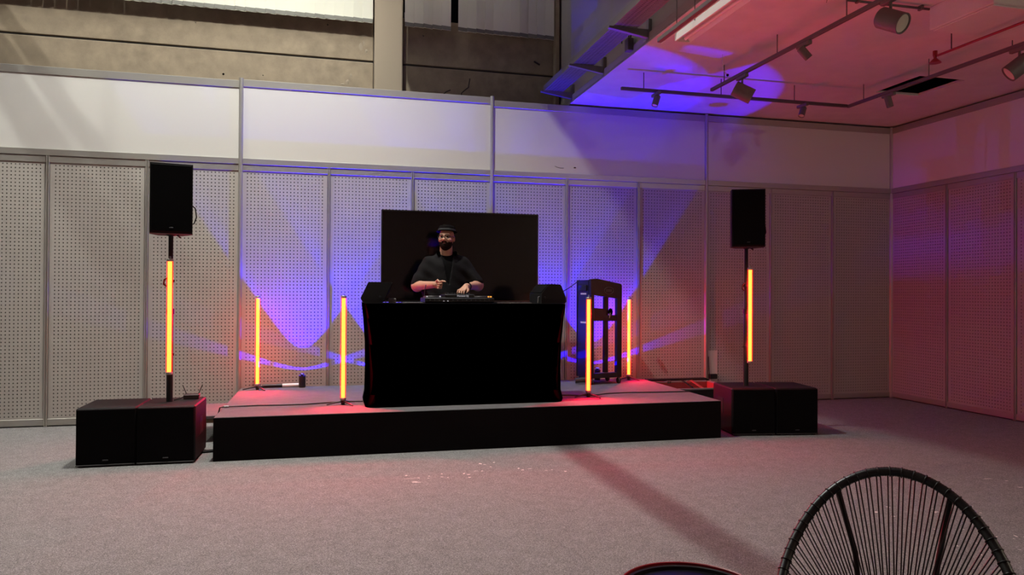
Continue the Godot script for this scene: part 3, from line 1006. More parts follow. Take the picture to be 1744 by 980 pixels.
func uplight(x: float, z: float, label: String) -> void:
	# a can; its unseen slit and collar are placed to shape beam and ring
	var t := thing("uplight", label, "uplight", Vector3(x, DECK, z), 0.0, "blue uplights along the back wall")
	var s := Shape.new()
	s.lathe([Vector2(0.0, 0.0), Vector2(0.036, 0.0), Vector2(0.038, 0.004), Vector2(0.038, 0.1365), Vector2(0.034, 0.1365), Vector2(0.019, 0.1322), Vector2(0.016, 0.1322), Vector2(0.016, 0.112), Vector2(0.0, 0.112)], 28)
	part("can", s, mats.black_plastic, t)
	s = Shape.new()
	s.lathe([Vector2(0.016, 0.1350), Vector2(0.018, 0.1350), Vector2(0.018, 0.1533), Vector2(0.016, 0.1533), Vector2(0.016, 0.1350)], 28)
	part("collar", s, mats.black_plastic, t)
	s = Shape.new()
	for k in 3:
		var a := TAU * k / 3.0 + PI / 2
		s.tube([Vector3(cos(a) * 0.017, 0.131, sin(a) * 0.017), Vector3(cos(a) * 0.017, 0.137, sin(a) * 0.017)], 0.0009, 6)
	s.tube([Vector3(0, 0.1495, -0.016), Vector3(0, 0.1495, 0.016)], 0.0006, 6)
	part("collar_pins", s, mats.black_plastic, t)
	# an unseen stop placed in the mouth so the beam is brightest at its rim
	s = Shape.new()
	s.lathe([Vector2(0.0, 0.1485), Vector2(0.0112, 0.1485), Vector2(0.0112, 0.1515), Vector2(0.0, 0.1515)], 24)
	part("unseen_beam_stop", s, mats.black_plastic, t)
	s = Shape.new()
	s.lathe([Vector2(0.009, 0.1515), Vector2(0.006, 0.1535), Vector2(0.0, 0.1540)], 16)
	part("led_lens", s, mats.blue_lens, t)
	var l := SpotLight3D.new()
	l.spot_angle = 33.5
	l.spot_angle_attenuation = 0.06
	l.spot_range = 30.0
	l.spot_attenuation = 2.0
	l.rotation.x = PI / 2
	lamp(l, t, Vector3(0, 0.1655, 0), Color(0.06, 0.0, 1.0), BLUE, 0.01)
	var o := AreaLight3D.new()  # unseen tiny source inside the can, for the ring and the bright rim
	o.area_size = Vector2(0.0015, 0.0015)
	o.area_normalize_energy = true
	o.area_range = 10.0
	o.area_attenuation = 2.0
	o.rotation.x = PI / 2
	lamp(o, t, Vector3(0, 0.128, 0), Color(0.06, 0.0, 1.0), RING, 0.0)


func rounded(w: float, d: float, r: float, seg := 5) -> Array:
	var p := []
	for q in [[1, 1, 0.0], [-1, 1, PI / 2], [-1, -1, PI], [1, -1, PI * 1.5]]:
		for k in seg + 1:
			var a: float = q[2] + PI / 2 * k / seg
			p.append(Vector2(q[0] * (w * 0.5 - r) + cos(a) * r, q[1] * (d * 0.5 - r) + sin(a) * r))
	return p


func dj_table() -> void:
	var cx := 1.325
	var cz := 1.575
	var t := thing("dj_table", "tall long table under a floor length black stretch cloth", "table", Vector3(cx, DECK, cz))
	var s := Shape.new()
	# [height, width, depth, corner radius]
	var lv := [[0.0, 1.975, 0.625, 0.10], [0.03, 1.99, 0.635, 0.09], [0.12, 1.955, 0.60, 0.09], [0.35, 1.945, 0.575, 0.07], [0.60, 1.95, 0.575, 0.05], [0.85, 1.985, 0.60, 0.04], [0.965, 2.008, 0.615, 0.03], [0.985, 2.012, 0.617, 0.03], [0.994, 2.0, 0.605, 0.03]]
	var rings := []
	for q in lv:
		var ring := []
		for p in rounded(q[1], q[2], q[3]):
			ring.append(Vector3(p.x, q[0], p.y))
		rings.append(ring)
	var m: int = rings[0].size()
	var base := s.v.size()
	for i in rings.size():
		for k in m:
			var d: Vector3 = rings[i][(k + 1) % m] - rings[i][(k - 1 + m) % m]
			s.vert(rings[i][k], Vector3(d.z, 0, -d.x))
	for i in rings.size() - 1:
		for k in m:
			var k1 := (k + 1) % m
			s.ix.append_array([base + i * m + k, base + (i + 1) * m + k, base + i * m + k1, base + i * m + k1, base + (i + 1) * m + k, base + (i + 1) * m + k1])
	s.facet(rings[-1].duplicate(), Vector3.UP)
	part("cloth_cover", s, mats.black_cloth, t)
	for x in [-0.9, 0.9]:
		for z in [-0.24, 0.24]:
			boxed("leg", mats.dark_steel, t, x - 0.02, x + 0.02, 0.0, 0.95, z - 0.02, z + 0.02)
	boxed("table_board", mats.dark_steel, t, -0.97, 0.97, 0.95, 0.98, -0.28, 0.28)


func dj_gear() -> void:
	var top := DECK + 0.994
	var t := thing("dj_controller", "wide black DJ mixing desk with small lights in front of the DJ", "DJ desk", Vector3(1.265, top, 1.54))
	boxed("base", mats.black_plastic, t, -0.35, 0.35, 0.004, 0.055, -0.20, 0.19, 0.008)
	boxed("mixer_section", mats.black_plastic, t, -0.15, 0.15, 0.055, 0.090, -0.19, 0.18, 0.006)
	for x in [-0.25, 0.25]:
		var s := Shape.new()
		s.lathe([Vector2(0.09, 0.055), Vector2(0.09, 0.066), Vector2(0.083, 0.072), Vector2(0.0, 0.072)], 28)
		part("jog_wheel", s, mats.dark_steel, t, Vector3(x, 0, -0.02))
	for i in 4:
		for j in 3:
			var s := Shape.new()
			s.lathe([Vector2(0.010, 0.09), Vector2(0.009, 0.106), Vector2(0.0, 0.106)], 10)
			part("knob", s, mats.black_rubber, t, Vector3(-0.105 + 0.07 * i, 0, -0.14 + 0.07 * j))
	for i in 4:
		boxed("fader", mats.badge, t, -0.112 + 0.07 * i, -0.098 + 0.07 * i, 0.09, 0.102, 0.09 + 0.01 * i, 0.105 + 0.01 * i, 0.002)
	boxed("rear_panel", mats.black_plastic, t, -0.35, 0.35, 0.012, 0.050, 0.19, 0.197, 0.002)
	for k in 14:
		var s := Shape.new()
		s.lathe([Vector2(0.007, 0.0), Vector2(0.007, 0.006), Vector2(0.004, 0.006), Vector2(0.0, 0.004)], 10, Transform3D(Basis(Vector3.RIGHT, PI / 2), Vector3.ZERO))
		part("socket", s, mats.badge, t, Vector3(-0.30 + 0.046 * k, 0.031, 0.196))
	for x in [[-0.335, "led_white"], [-0.205, "led_white"], [0.288, "led_amber"], [0.312, "led_amber"]]:
		boxed("indicator_light", mats[x[1]], t, x[0], x[0] + 0.016, 0.060, 0.072, 0.16, 0.17, 0.002)
	for x in [-0.17, -0.13]:
		boxed("indicator_light", mats.led_white, t, x, x + 0.014, 0.018, 0.028, 0.1965, 0.1985)
	# the maker's name on the back of the mixer
	var tm := TextMesh.new()
	var f := SystemFont.new()
	f.font_names = PackedStringArray(["Droid Sans"])
	f.font_weight = 700
	f.font_italic = true
	tm.font = f
	tm.text = "Pioneer DJ"
	tm.font_size = 32
	tm.pixel_size = 0.00074
	tm.depth = 0.0015
	part("mixer_lettering", tm, mats.led_white, t, Vector3(0.03, 0.073, 0.1815))  # letters glow with the indicator material, brighter than plain print

	for q in [["media_player", -0.47, 0.20, "flat black media player left of the mixing desk", 0.010], ["effects_unit", 0.56, 0.36, "flat black effects unit right of the mixing desk", 0.012]]:
		var o := thing(q[0], q[3], "DJ player", Vector3(1.265 + q[1], top, 1.62))
		boxed("body", mats.black_plastic, o, -q[2] * 0.5, q[2] * 0.5, 0.0, q[4], -0.12, 0.12, 0.003)
		boxed("front_trim", mats.chrome, o, -q[2] * 0.5, q[2] * 0.5, 0.002, q[4] * 0.7, 0.12, 0.123)
		for k in 6:
			boxed("button", mats.badge, o, -q[2] * 0.42 + q[2] * 0.15 * k, -q[2] * 0.36 + q[2] * 0.15 * k, q[4], q[4] + 0.004, 0.06, 0.08, 0.001)
	var h := thing("cable_box", "small grey connector box beside the left monitor speaker", "box", Vector3(0.60, top, 1.66))
	boxed("housing", mats.track_grey, h, -0.036, 0.036, 0.0, 0.045, -0.03, 0.03, 0.005)
	boxed("lid", mats.dark_steel, h, -0.030, 0.030, 0.045, 0.050, -0.025, 0.025, 0.002)
	h = thing("gooseneck_lamp", "thin bent gooseneck lamp standing behind the mixing desk", "lamp", Vector3(0.945, top + 0.055, 1.45))
	var s := Shape.new()
	s.tube([Vector3(0, 0, 0), Vector3(0, 0.05, 0), Vector3(0.006, 0.10, 0.0), Vector3(0.015, 0.13, -0.01)], 0.004, 6)
	part("stem", s, mats.dark_steel, h)
	s = Shape.new()
	s.lathe([Vector2(0, 0), Vector2(0.012, 0), Vector2(0.012, 0.01), Vector2(0, 0.01)], 12)
	part("foot", s, mats.black_plastic, h)

	# two monitor speakers, turned towards the DJ
	for q in [["left", 0.46, 1.60, -0.10], ["right", 2.205, 1.58, 0.10]]:
		var left: bool = q[0] == "left"
		var o := thing("monitor_speaker", ("black wedge monitor speaker with grey back on the table end by the long media cables" if left else "black rounded wedge monitor speaker on the table end by the black cart"), "speaker", Vector3(q[1], top, q[2]), q[3])
		var poly: PackedVector2Array
		if left:
			poly = PackedVector2Array([Vector2(-0.155, 0.05), Vector2(-0.15, 0.035), Vector2(-0.13, 0.004), Vector2(-0.11, 0.0), Vector2(0.045, 0.0), Vector2(0.06, 0.012), Vector2(0.142, 0.195), Vector2(0.138, 0.205), Vector2(-0.075, 0.205), Vector2(-0.085, 0.198)])
		else:
			poly = PackedVector2Array([Vector2(-0.118, 0.0), Vector2(0.145, 0.0), Vector2(0.160, 0.02), Vector2(0.157, 0.055), Vector2(0.105, 0.180), Vector2(0.09, 0.196), Vector2(-0.01, 0.20), Vector2(-0.035, 0.195), Vector2(-0.110, 0.112), Vector2(-0.118, 0.10)])
		s = Shape.new()
		s.prism(poly, -0.17, 0.17)
		part("cabinet", s, mats.black_cabinet, o)
		s = Shape.new()
		if left:
			s.prism(PackedVector2Array([Vector2(0.052, 0.012), Vector2(0.136, 0.198), Vector2(0.144, 0.194), Vector2(0.062, 0.010)]), -0.16, 0.16)
		else:
			s.prism(PackedVector2Array([Vector2(-0.119, 0.112), Vector2(-0.040, 0.199), Vector2(-0.034, 0.193), Vector2(-0.111, 0.106)]), -0.16, 0.16)
		part("grille", s, mats.black_grille, o)
		s = Shape.new()
		s.lathe([Vector2(0, 0.004), Vector2(0.010, 0.004), Vector2(0.012, 0.0), Vector2(0, 0.0)], 12, Transform3D(Basis(Vector3.RIGHT, PI / 2), Vector3(0.03 if left else -0.08, 0.06, 0.17)))
		part("pole_socket", s, mats.black_rubber, o)
		if not left:
			s = Shape.new()
			s.tube([Vector3(-0.138, 0.005, 0.12), Vector3(-0.133, 0.068, 0.12), Vector3(-0.11, 0.072, 0.12)], 0.005, 6)
			part("bracket", s, mats.chrome, o)

	var c := thing("hanging_cable", "thin dark cable slung from the right monitor speaker to the cart", "cable", Vector3(2.37, top + 0.08, 1.5))
	s = Shape.new()
	s.tube([Vector3(0.012, 0, 0.0), Vector3(0.12, 0.03, -0.3), Vector3(0.32, 0.09, -0.6), Vector3(0.56, 0.185, -0.92)], 0.005, 6)
	part("cable_run", s, mats.black_rubber, c)


func television() -> void:
	var t := thing("television", "large switched off flat screen television behind the DJ", "television", Vector3(1.488, DECK, 0.55))
	var y0 := 0.99
	var y1 := 2.04
	boxed("housing", mats.black_plastic, t, -0.925, 0.925, y0, y1, -0.045, 0.0, 0.006)
	boxed("screen", mats.screen_glass, t, -0.912, 0.912, y0 + 0.02, y1 - 0.013, 0.0, 0.003)
	for q in [[-0.925, 0.925, y1 - 0.013, y1], [-0.925, 0.925, y0, y0 + 0.02], [-0.925, -0.912, y0, y1], [0.912, 0.925, y0, y1]]:
		boxed("bezel", mats.black_plastic, t, q[0], q[1], q[2], q[3], 0.0, 0.008)
	for x in [-0.3, 0.3]:
		boxed("stand_post", mats.dark_steel, t, x - 0.03, x + 0.03, 0.04, 1.8, -0.10, -0.045, 0.004)
		boxed("stand_foot", mats.dark_steel, t, x - 0.035, x + 0.035, 0.0, 0.04, -0.35, 0.30, 0.008)
	boxed("stand_bar", mats.dark_steel, t, -0.3, 0.3, 0.40, 0.46, -0.10, -0.05, 0.004)


func cart() -> void:
	var t := thing("equipment_cart", "tall black wheeled frame cart with oval badge and open window bays", "cart", Vector3(3.045, DECK, 0.66), 0.20)
	var y0 := 0.075
	var d := -0.30
	# front frame, one plate with three openings
	var s := Shape.new()
	var z := 0.0
	var x1 := 0.445
	# pieces of the front frame
	s.prism(PackedVector2Array([Vector2(0.0, 1.262), Vector2(0.006, 1.272), Vector2(0.09, 1.278), Vector2(x1 - 0.03, 1.222), Vector2(x1 - 0.008, 1.213), Vector2(x1, 1.195), Vector2(x1, 1.03), Vector2(0.0, 1.085)]), z - 0.05, z)
	part("head_board", s, mats.black_plastic, t)
	s = Shape.new()
	s.span(0.0, 0.05, y0, 1.085, z - 0.05, z, 0.004)
	s.prism(PackedVector2Array([Vector2(x1 - 0.068, y0), Vector2(x1, y0), Vector2(x1, 1.03), Vector2(x1 - 0.068, 1.04)]), z - 0.05, z)
	part("upright", s, mats.black_plastic, t)
	s = Shape.new()
	s.span(0.05, x1 - 0.068, y0, y0 + 0.06, z - 0.05, z, 0.004)
	part("bottom_bar", s, mats.black_plastic, t)
	s = Shape.new()
	s.span(0.225, 0.285, y0 + 0.06, 1.06, z - 0.09, z - 0.05, 0.003)
	part("centre_bar", s, mats.black_plastic, t)
	s = Shape.new()
	s.prism(PackedVector2Array([Vector2(0.05, 0.925), Vector2(0.225, 0.912), Vector2(0.225, 0.765), Vector2(0.05, 0.77)]), z - 0.06, z - 0.01)
	s.prism(PackedVector2Array([Vector2(0.225, 0.835), Vector2(x1 - 0.068, 0.835), Vector2(x1 - 0.068, 0.765), Vector2(0.225, 0.765)]), z - 0.06, z - 0.01)
	part("cross_bar", s, mats.black_plastic, t)
	s = Shape.new()
	s.ball(Vector3(0.30, 0.875, z - 0.03), Vector3(0.03, 0.045, 0.02), 8)
	part("latch_knob", s, mats.black_rubber, t)
	s = Shape.new()
	s.tube([Vector3(0.262, 0.80, 0.002), Vector3(0.275, 0.865, 0.004)], 0.007, 8)
	part("latch_lever", s, mats.chrome, t)
	# left side panel
	boxed("side_panel", mats.black_plastic, t, -0.004, 0.0, y0, 1.262, d, -0.05)
	s = Shape.new()
	s.span(-0.012, 0.012, y0, 1.262, d - 0.02, d, 0.004)
	part("rear_post", s, mats.black_plastic, t)
	boxed("side_handle", mats.black_rubber, t, -0.02, -0.004, 1.13, 1.20, d + 0.03, -0.08, 0.004)
	for y in [1.085, 0.735]:
		boxed("side_label", mats.paper, t, -0.0055, -0.004, y, y + 0.02, d + 0.07, d + 0.20)
	boxed("bottom_plate", mats.black_plastic, t, 0.0, x1, y0, y0 + 0.03, d, -0.05)
	boxed("top_plate", mats.black_plastic, t, 0.0, x1 - 0.02, 1.17, 1.20, d, -0.05)
	# oval badge
	s = Shape.new()
	var pts := []
	for k in 24:
		var a := TAU * k / 24
		pts.append(Vector3(0.255 + cos(a) * 0.065, 1.135 + sin(a) * 0.042, 0.001))
	s.tube(pts, 0.0035, 6, true)
	for k in 4:
		s.span(0.215 + 0.021 * k, 0.230 + 0.021 * k, 1.118, 1.152, 0.0, 0.0025)
	var b := part("oval_badge", s, mats.badge, t)
	b.set_meta("label", "dark oval badge with raised block letters")
	for q in [[0.02, -0.02], [x1 - 0.03, -0.02], [0.02, d + 0.03], [x1 - 0.03, d + 0.03]]:
		s = Shape.new()
		s.span(-0.014, 0.014, 0.045, y0, -0.014, 0.014, 0.002)
		s.lathe([Vector2(0, -0.014), Vector2(0.034, -0.014), Vector2(0.036, -0.010), Vector2(0.036, 0.010), Vector2(0.034, 0.014), Vector2(0, 0.014)], 18, Transform3D(Basis(Vector3.FORWARD, PI / 2), Vector3(0, 0.036, 0)))
		part("caster", s, mats.dark_steel, t, Vector3(q[0], 0, q[1]))
	s = Shape.new()
	s.tube([Vector3(-0.12, 0.04, -0.16), Vector3(-0.02, 0.05, -0.12), Vector3(0.05, 0.055, -0.10)], 0.032, 12)
	part("folded_foot", s, mats.badge, t)


# ---------------------------------------------------------------- loudspeakers
func subwoofer(at: Vector3, turn: float, label: String, group: String) -> void:
	var t := thing("subwoofer", label, "subwoofer", at, turn, group)
	var w := 0.466
	var h := 0.495
	var d := 0.56
	boxed("cabinet", mats.black_cabinet, t, -w * 0.5, w * 0.5, 0.012, h, -d, -0.02, 0.012)
	boxed("grille", mats.black_grille, t, -w * 0.5 + 0.008, w * 0.5 - 0.008, 0.022, h - 0.010, -0.02, 0.0, 0.006)
	for x in [-0.19, 0.19]:
		for z in [-0.05, -d + 0.04]:
			boxed("foot", mats.black_rubber, t, x - 0.02, x + 0.02, 0.0, 0.012, z - 0.02, z + 0.02)
	for s in [-1, 1]:
		boxed("handle_recess", mats.black_rubber, t, s * w * 0.5 - 0.004, s * w * 0.5 + 0.0006, 0.20, 0.36, -0.40, -0.26)
		boxed("handle_bar", mats.dark_steel, t, s * w * 0.5 - 0.003, s * w * 0.5 + 0.0010, 0.205, 0.355, -0.34, -0.32)
	var b := boxed("badge_plate", mats.badge, t, -0.022, 0.022, 0.052, 0.062, 0.0, 0.003, 0.001)
	b.set_meta("label", "small worn grey badge")
	boxed("bottom_edge", mats.dark_steel, t, -w * 0.5 + 0.006, w * 0.5 - 0.006, 0.012, 0.022, -0.02, 0.003, 0.002)


func pa_tower(at: Vector3, turn: float, side: String) -> void:
	# pole and loudspeaker on the subwoofer
	var t := thing("speaker_pole", "black speaker pole on the %s" % side, "pole", at)
	var s := Shape.new()
	s.tube([Vector3(0, 0, 0), Vector3(0, 0.80, 0)], 0.0275, 16)
	part("lower_tube", s, mats.black_rubber, t)
	s = Shape.new()
	s.tube([Vector3(0, 0.80, 0), Vector3(0, 1.482, 0)], 0.020, 16)
	part("upper_tube", s, mats.black_rubber, t)
	s = Shape.new()
	s.lathe([Vector2(0.0275, 0.78), Vector2(0.035, 0.785), Vector2(0.035, 0.83), Vector2(0.020, 0.835)], 16)
	part("clamp_collar", s, mats.black_plastic, t)
	for y in [0.42, 1.08]:
		s = Shape.new()
		s.lathe([Vector2(0.028, -0.012), Vector2(0.034, -0.010), Vector2(0.034, 0.010), Vector2(0.028, 0.012)], 16)
		part("tube_strap", s, mats.black_rubber, t, Vector3(0, y, 0))
	s = Shape.new()
	s.tube([Vector3(-0.02, 1.11, 0), Vector3(-0.05, 1.09, 0.01), Vector3(-0.055, 1.05, 0.01), Vector3(-0.03, 1.03, 0.01)], 0.008, 6)
	part("cable_loop", s, mats.black_rubber, t)
	var o := thing("loudspeaker", "black portrait loudspeaker on the pole of the %s" % side, "speaker", Vector3(at.x, 1.99, at.z), turn)
	s = Shape.new()
	# plan of the cabinet: wide front, narrower back
	var plan := PackedVector2Array([Vector2(-0.172, 0.16), Vector2(0.172, 0.16), Vector2(0.172, 0.02), Vector2(0.10, -0.17), Vector2(-0.10, -0.17), Vector2(-0.172, 0.02)])
	s.prism(plan, -0.615, 0.0, Transform3D(Basis(Vector3.RIGHT, PI / 2), Vector3.ZERO))
	part("cabinet", s, mats.black_cabinet, o)
	boxed("grille", mats.black_grille, o, -0.165, 0.165, 0.01, 0.605, 0.158, 0.178, 0.008)
	var b := boxed("badge_plate", mats.badge, o, -0.016, 0.016, 0.045, 0.053, 0.178, 0.181, 0.001)
	b.set_meta("label", "small dark badge")
	s = Shape.new()
	s.lathe([Vector2(0.03, -0.012), Vector2(0.045, 0.0), Vector2(0.045, 0.004), Vector2(0, 0.004)], 16)
	part("pole_cup", s, mats.black_rubber, o)
	s = Shape.new()
	s.tube([Vector3(0.165, 0.28, -0.04), Vector3(0.20, 0.25, -0.04), Vector3(0.21, 0.17, -0.04), Vector3(0.19, 0.11, -0.05), Vector3(0.15, 0.10, -0.06)], 0.006, 6)
	s.tube([Vector3(0.05, -0.001, -0.06), Vector3(0.08, -0.02, -0.05), Vector3(0.07, -0.022, 0.0), Vector3(0.06, -0.001, 0.03)], 0.006, 6)
	part("power_cable", s, mats.black_rubber, o)


func pa() -> void:
	subwoofer(Vector3(-1.822, 0, 2.145), 0.0, "black subwoofer box on the left pair, the one without the pole", "subwoofers left of the stage")
	subwoofer(Vector3(-1.354, 0, 2.152), -0.012, "black subwoofer box beside the small step, carrying the left pole", "subwoofers left of the stage")
	subwoofer(Vector3(4.325, 0, 2.125), -0.155, "black subwoofer box touching the right stage corner, carrying the right pole", "subwoofers right of the stage")
	subwoofer(Vector3(4.792, 0, 2.1985), -0.155, "black subwoofer box right of the stage, away from the pole", "subwoofers right of the stage")
	pa_tower(Vector3(-1.385, 0.495, 1.85), 0.20, "left subwoofer pair")
	pa_tower(Vector3(4.385, 0.495, 1.87), -0.42, "right subwoofer pair")

	var t := thing("wireless_receiver", "small black wireless receiver with two antennas on the left subwoofer", "receiver", Vector3(-1.225, 0.495, 1.70), 0.05)
	boxed("housing", mats.black_plastic, t, -0.066, 0.066, 0.0, 0.042, -0.05, 0.05, 0.004)
	boxed("front_panel", mats.dark_steel, t, -0.062, 0.062, 0.004, 0.038, 0.05, 0.053)
	for q in [-1, 1]:
		var s := Shape.new()
		s.tube([Vector3(q * 0.05, 0.025, -0.052), Vector3(q * 0.055, 0.045, -0.055), Vector3(q * 0.085, 0.12, -0.055)], [0.005, 0.004, 0.0035], 6)
		part("antenna", s, mats.black_rubber, t)
	var c := thing("receiver_cable", "thin cable from the receiver to the left speaker pole", "cable", Vector3(-1.29, 0.495, 1.70))
	var s := Shape.new()
	s.tube([Vector3(0, 0.02, 0), Vector3(-0.03, 0.008, 0.03), Vector3(-0.065, 0.006, 0.10)], 0.005, 6)
	part("cable_run", s, mats.black_rubber, c)


func right_corner_things() -> void:
	# open flight case between stage and wall
	var t := thing("flight_case", "open flight case with metal edges behind the right subwoofers", "case", Vector3(3.98, 0, 0.26))
	var w := 0.84
	var d := 0.72
	var h := 0.345
	boxed("base_board", mats.black_plastic, t, 0.0, w, 0.0, 0.02, 0.0, d)
	for q in [[0.0, w, d - 0.012, d], [0.0, w, 0.0, 0.012], [0.0, 0.012, 0.0, d], [w - 0.012, w, 0.0, d]]:
		boxed("wall_board", mats.black_plastic, t, q[0], q[1], 0.02, h, q[2], q[3])
	for q in [[0.012, w - 0.012, 0.012, 0.018], [0.012, 0.018, 0.012, d - 0.012], [w - 0.018, w - 0.012, 0.012, d - 0.012]]:
		boxed("lining", mats.case_lining, t, q[0], q[1], 0.02, h - 0.01, q[2], q[3])
	for q in [[-0.006, w + 0.006, -0.006, 0.016], [-0.006, w + 0.006, d - 0.016, d + 0.006], [-0.006, 0.016, 0.016, d - 0.016], [w - 0.016, w + 0.006, 0.016, d - 0.016]]:
		boxed("edge_profile", mats.aluminium, t, q[0], q[1], h - 0.012, h + 0.008, q[2], q[3], 0.003)
	for x in [0.0, w]:
		for z in [0.0, d]:
			var s := Shape.new()
			s.ball(Vector3(x, h, z), Vector3(0.026, 0.022, 0.026), 8)
			part("ball_corner", s, mats.chrome, t)
	for x in [0.28, 0.56]:
		boxed("butterfly_latch", mats.chrome, t, x - 0.03, x + 0.03, h - 0.02, h + 0.014, -0.010, 0.02, 0.004)
	# lid folded back against the wall
	boxed("open_lid", mats.black_plastic, t, 0.0, w, 0.0, h + 0.035, -0.10, -0.012, 0.004)
	c_strap(t, w, h, d)

	t = thing("power_adapter", "black power adapter hanging on the pegboard above the flight case", "adapter", Vector3(5.03, 0.34, 0.006))
	boxed("housing", mats.black_plastic, t, -0.055, 0.055, 0.0, 0.065, 0.0, 0.045, 0.005)
	var s := Shape.new()
	s.tube([Vector3(-0.05, 0.06, 0.02), Vector3(-0.055, 0.15, 0.012), Vector3(-0.06, 0.30, 0.008)], 0.004, 6)
	part("mains_lead", s, mats.black_rubber, t)
	s = Shape.new()
	s.tube([Vector3(-0.04, 0.0, 0.02), Vector3(-0.04, -0.04, 0.02)], 0.004, 6)
	part("output_lead", s, mats.paper, t)


func c_strap(t: Node3D, w: float, h: float, d: float) -> void:
	var s := Shape.new()
	s.box(Vector3(w * 0.62, h * 0.72, d * 0.55), Vector3(0.035, 0.008, 0.60), 0.002, Basis(Vector3.UP, 0.5) * Basis(Vector3.RIGHT, 0.45))
	part("strap", s, mats.black_rubber, t)
	s = Shape.new()
	var b := Basis(Vector3.UP, 0.5) * Basis(Vector3.RIGHT, 0.45)
	for k in 9:
		s.ball(Vector3(w * 0.62, h * 0.72, d * 0.55) + b * Vector3(0, 0.006, -0.26 + 0.065 * k), Vector3(0.009, 0.004, 0.009), 5)
	part("strap_rivets", s, mats.chrome, t)
	s = Shape.new()
	s.box(Vector3(w * 0.78, h * 0.70, d * 0.55), Vector3(0.05, 0.012, 0.62), 0.003, b)
	part("foam_bar", s, mats.case_lining, t)


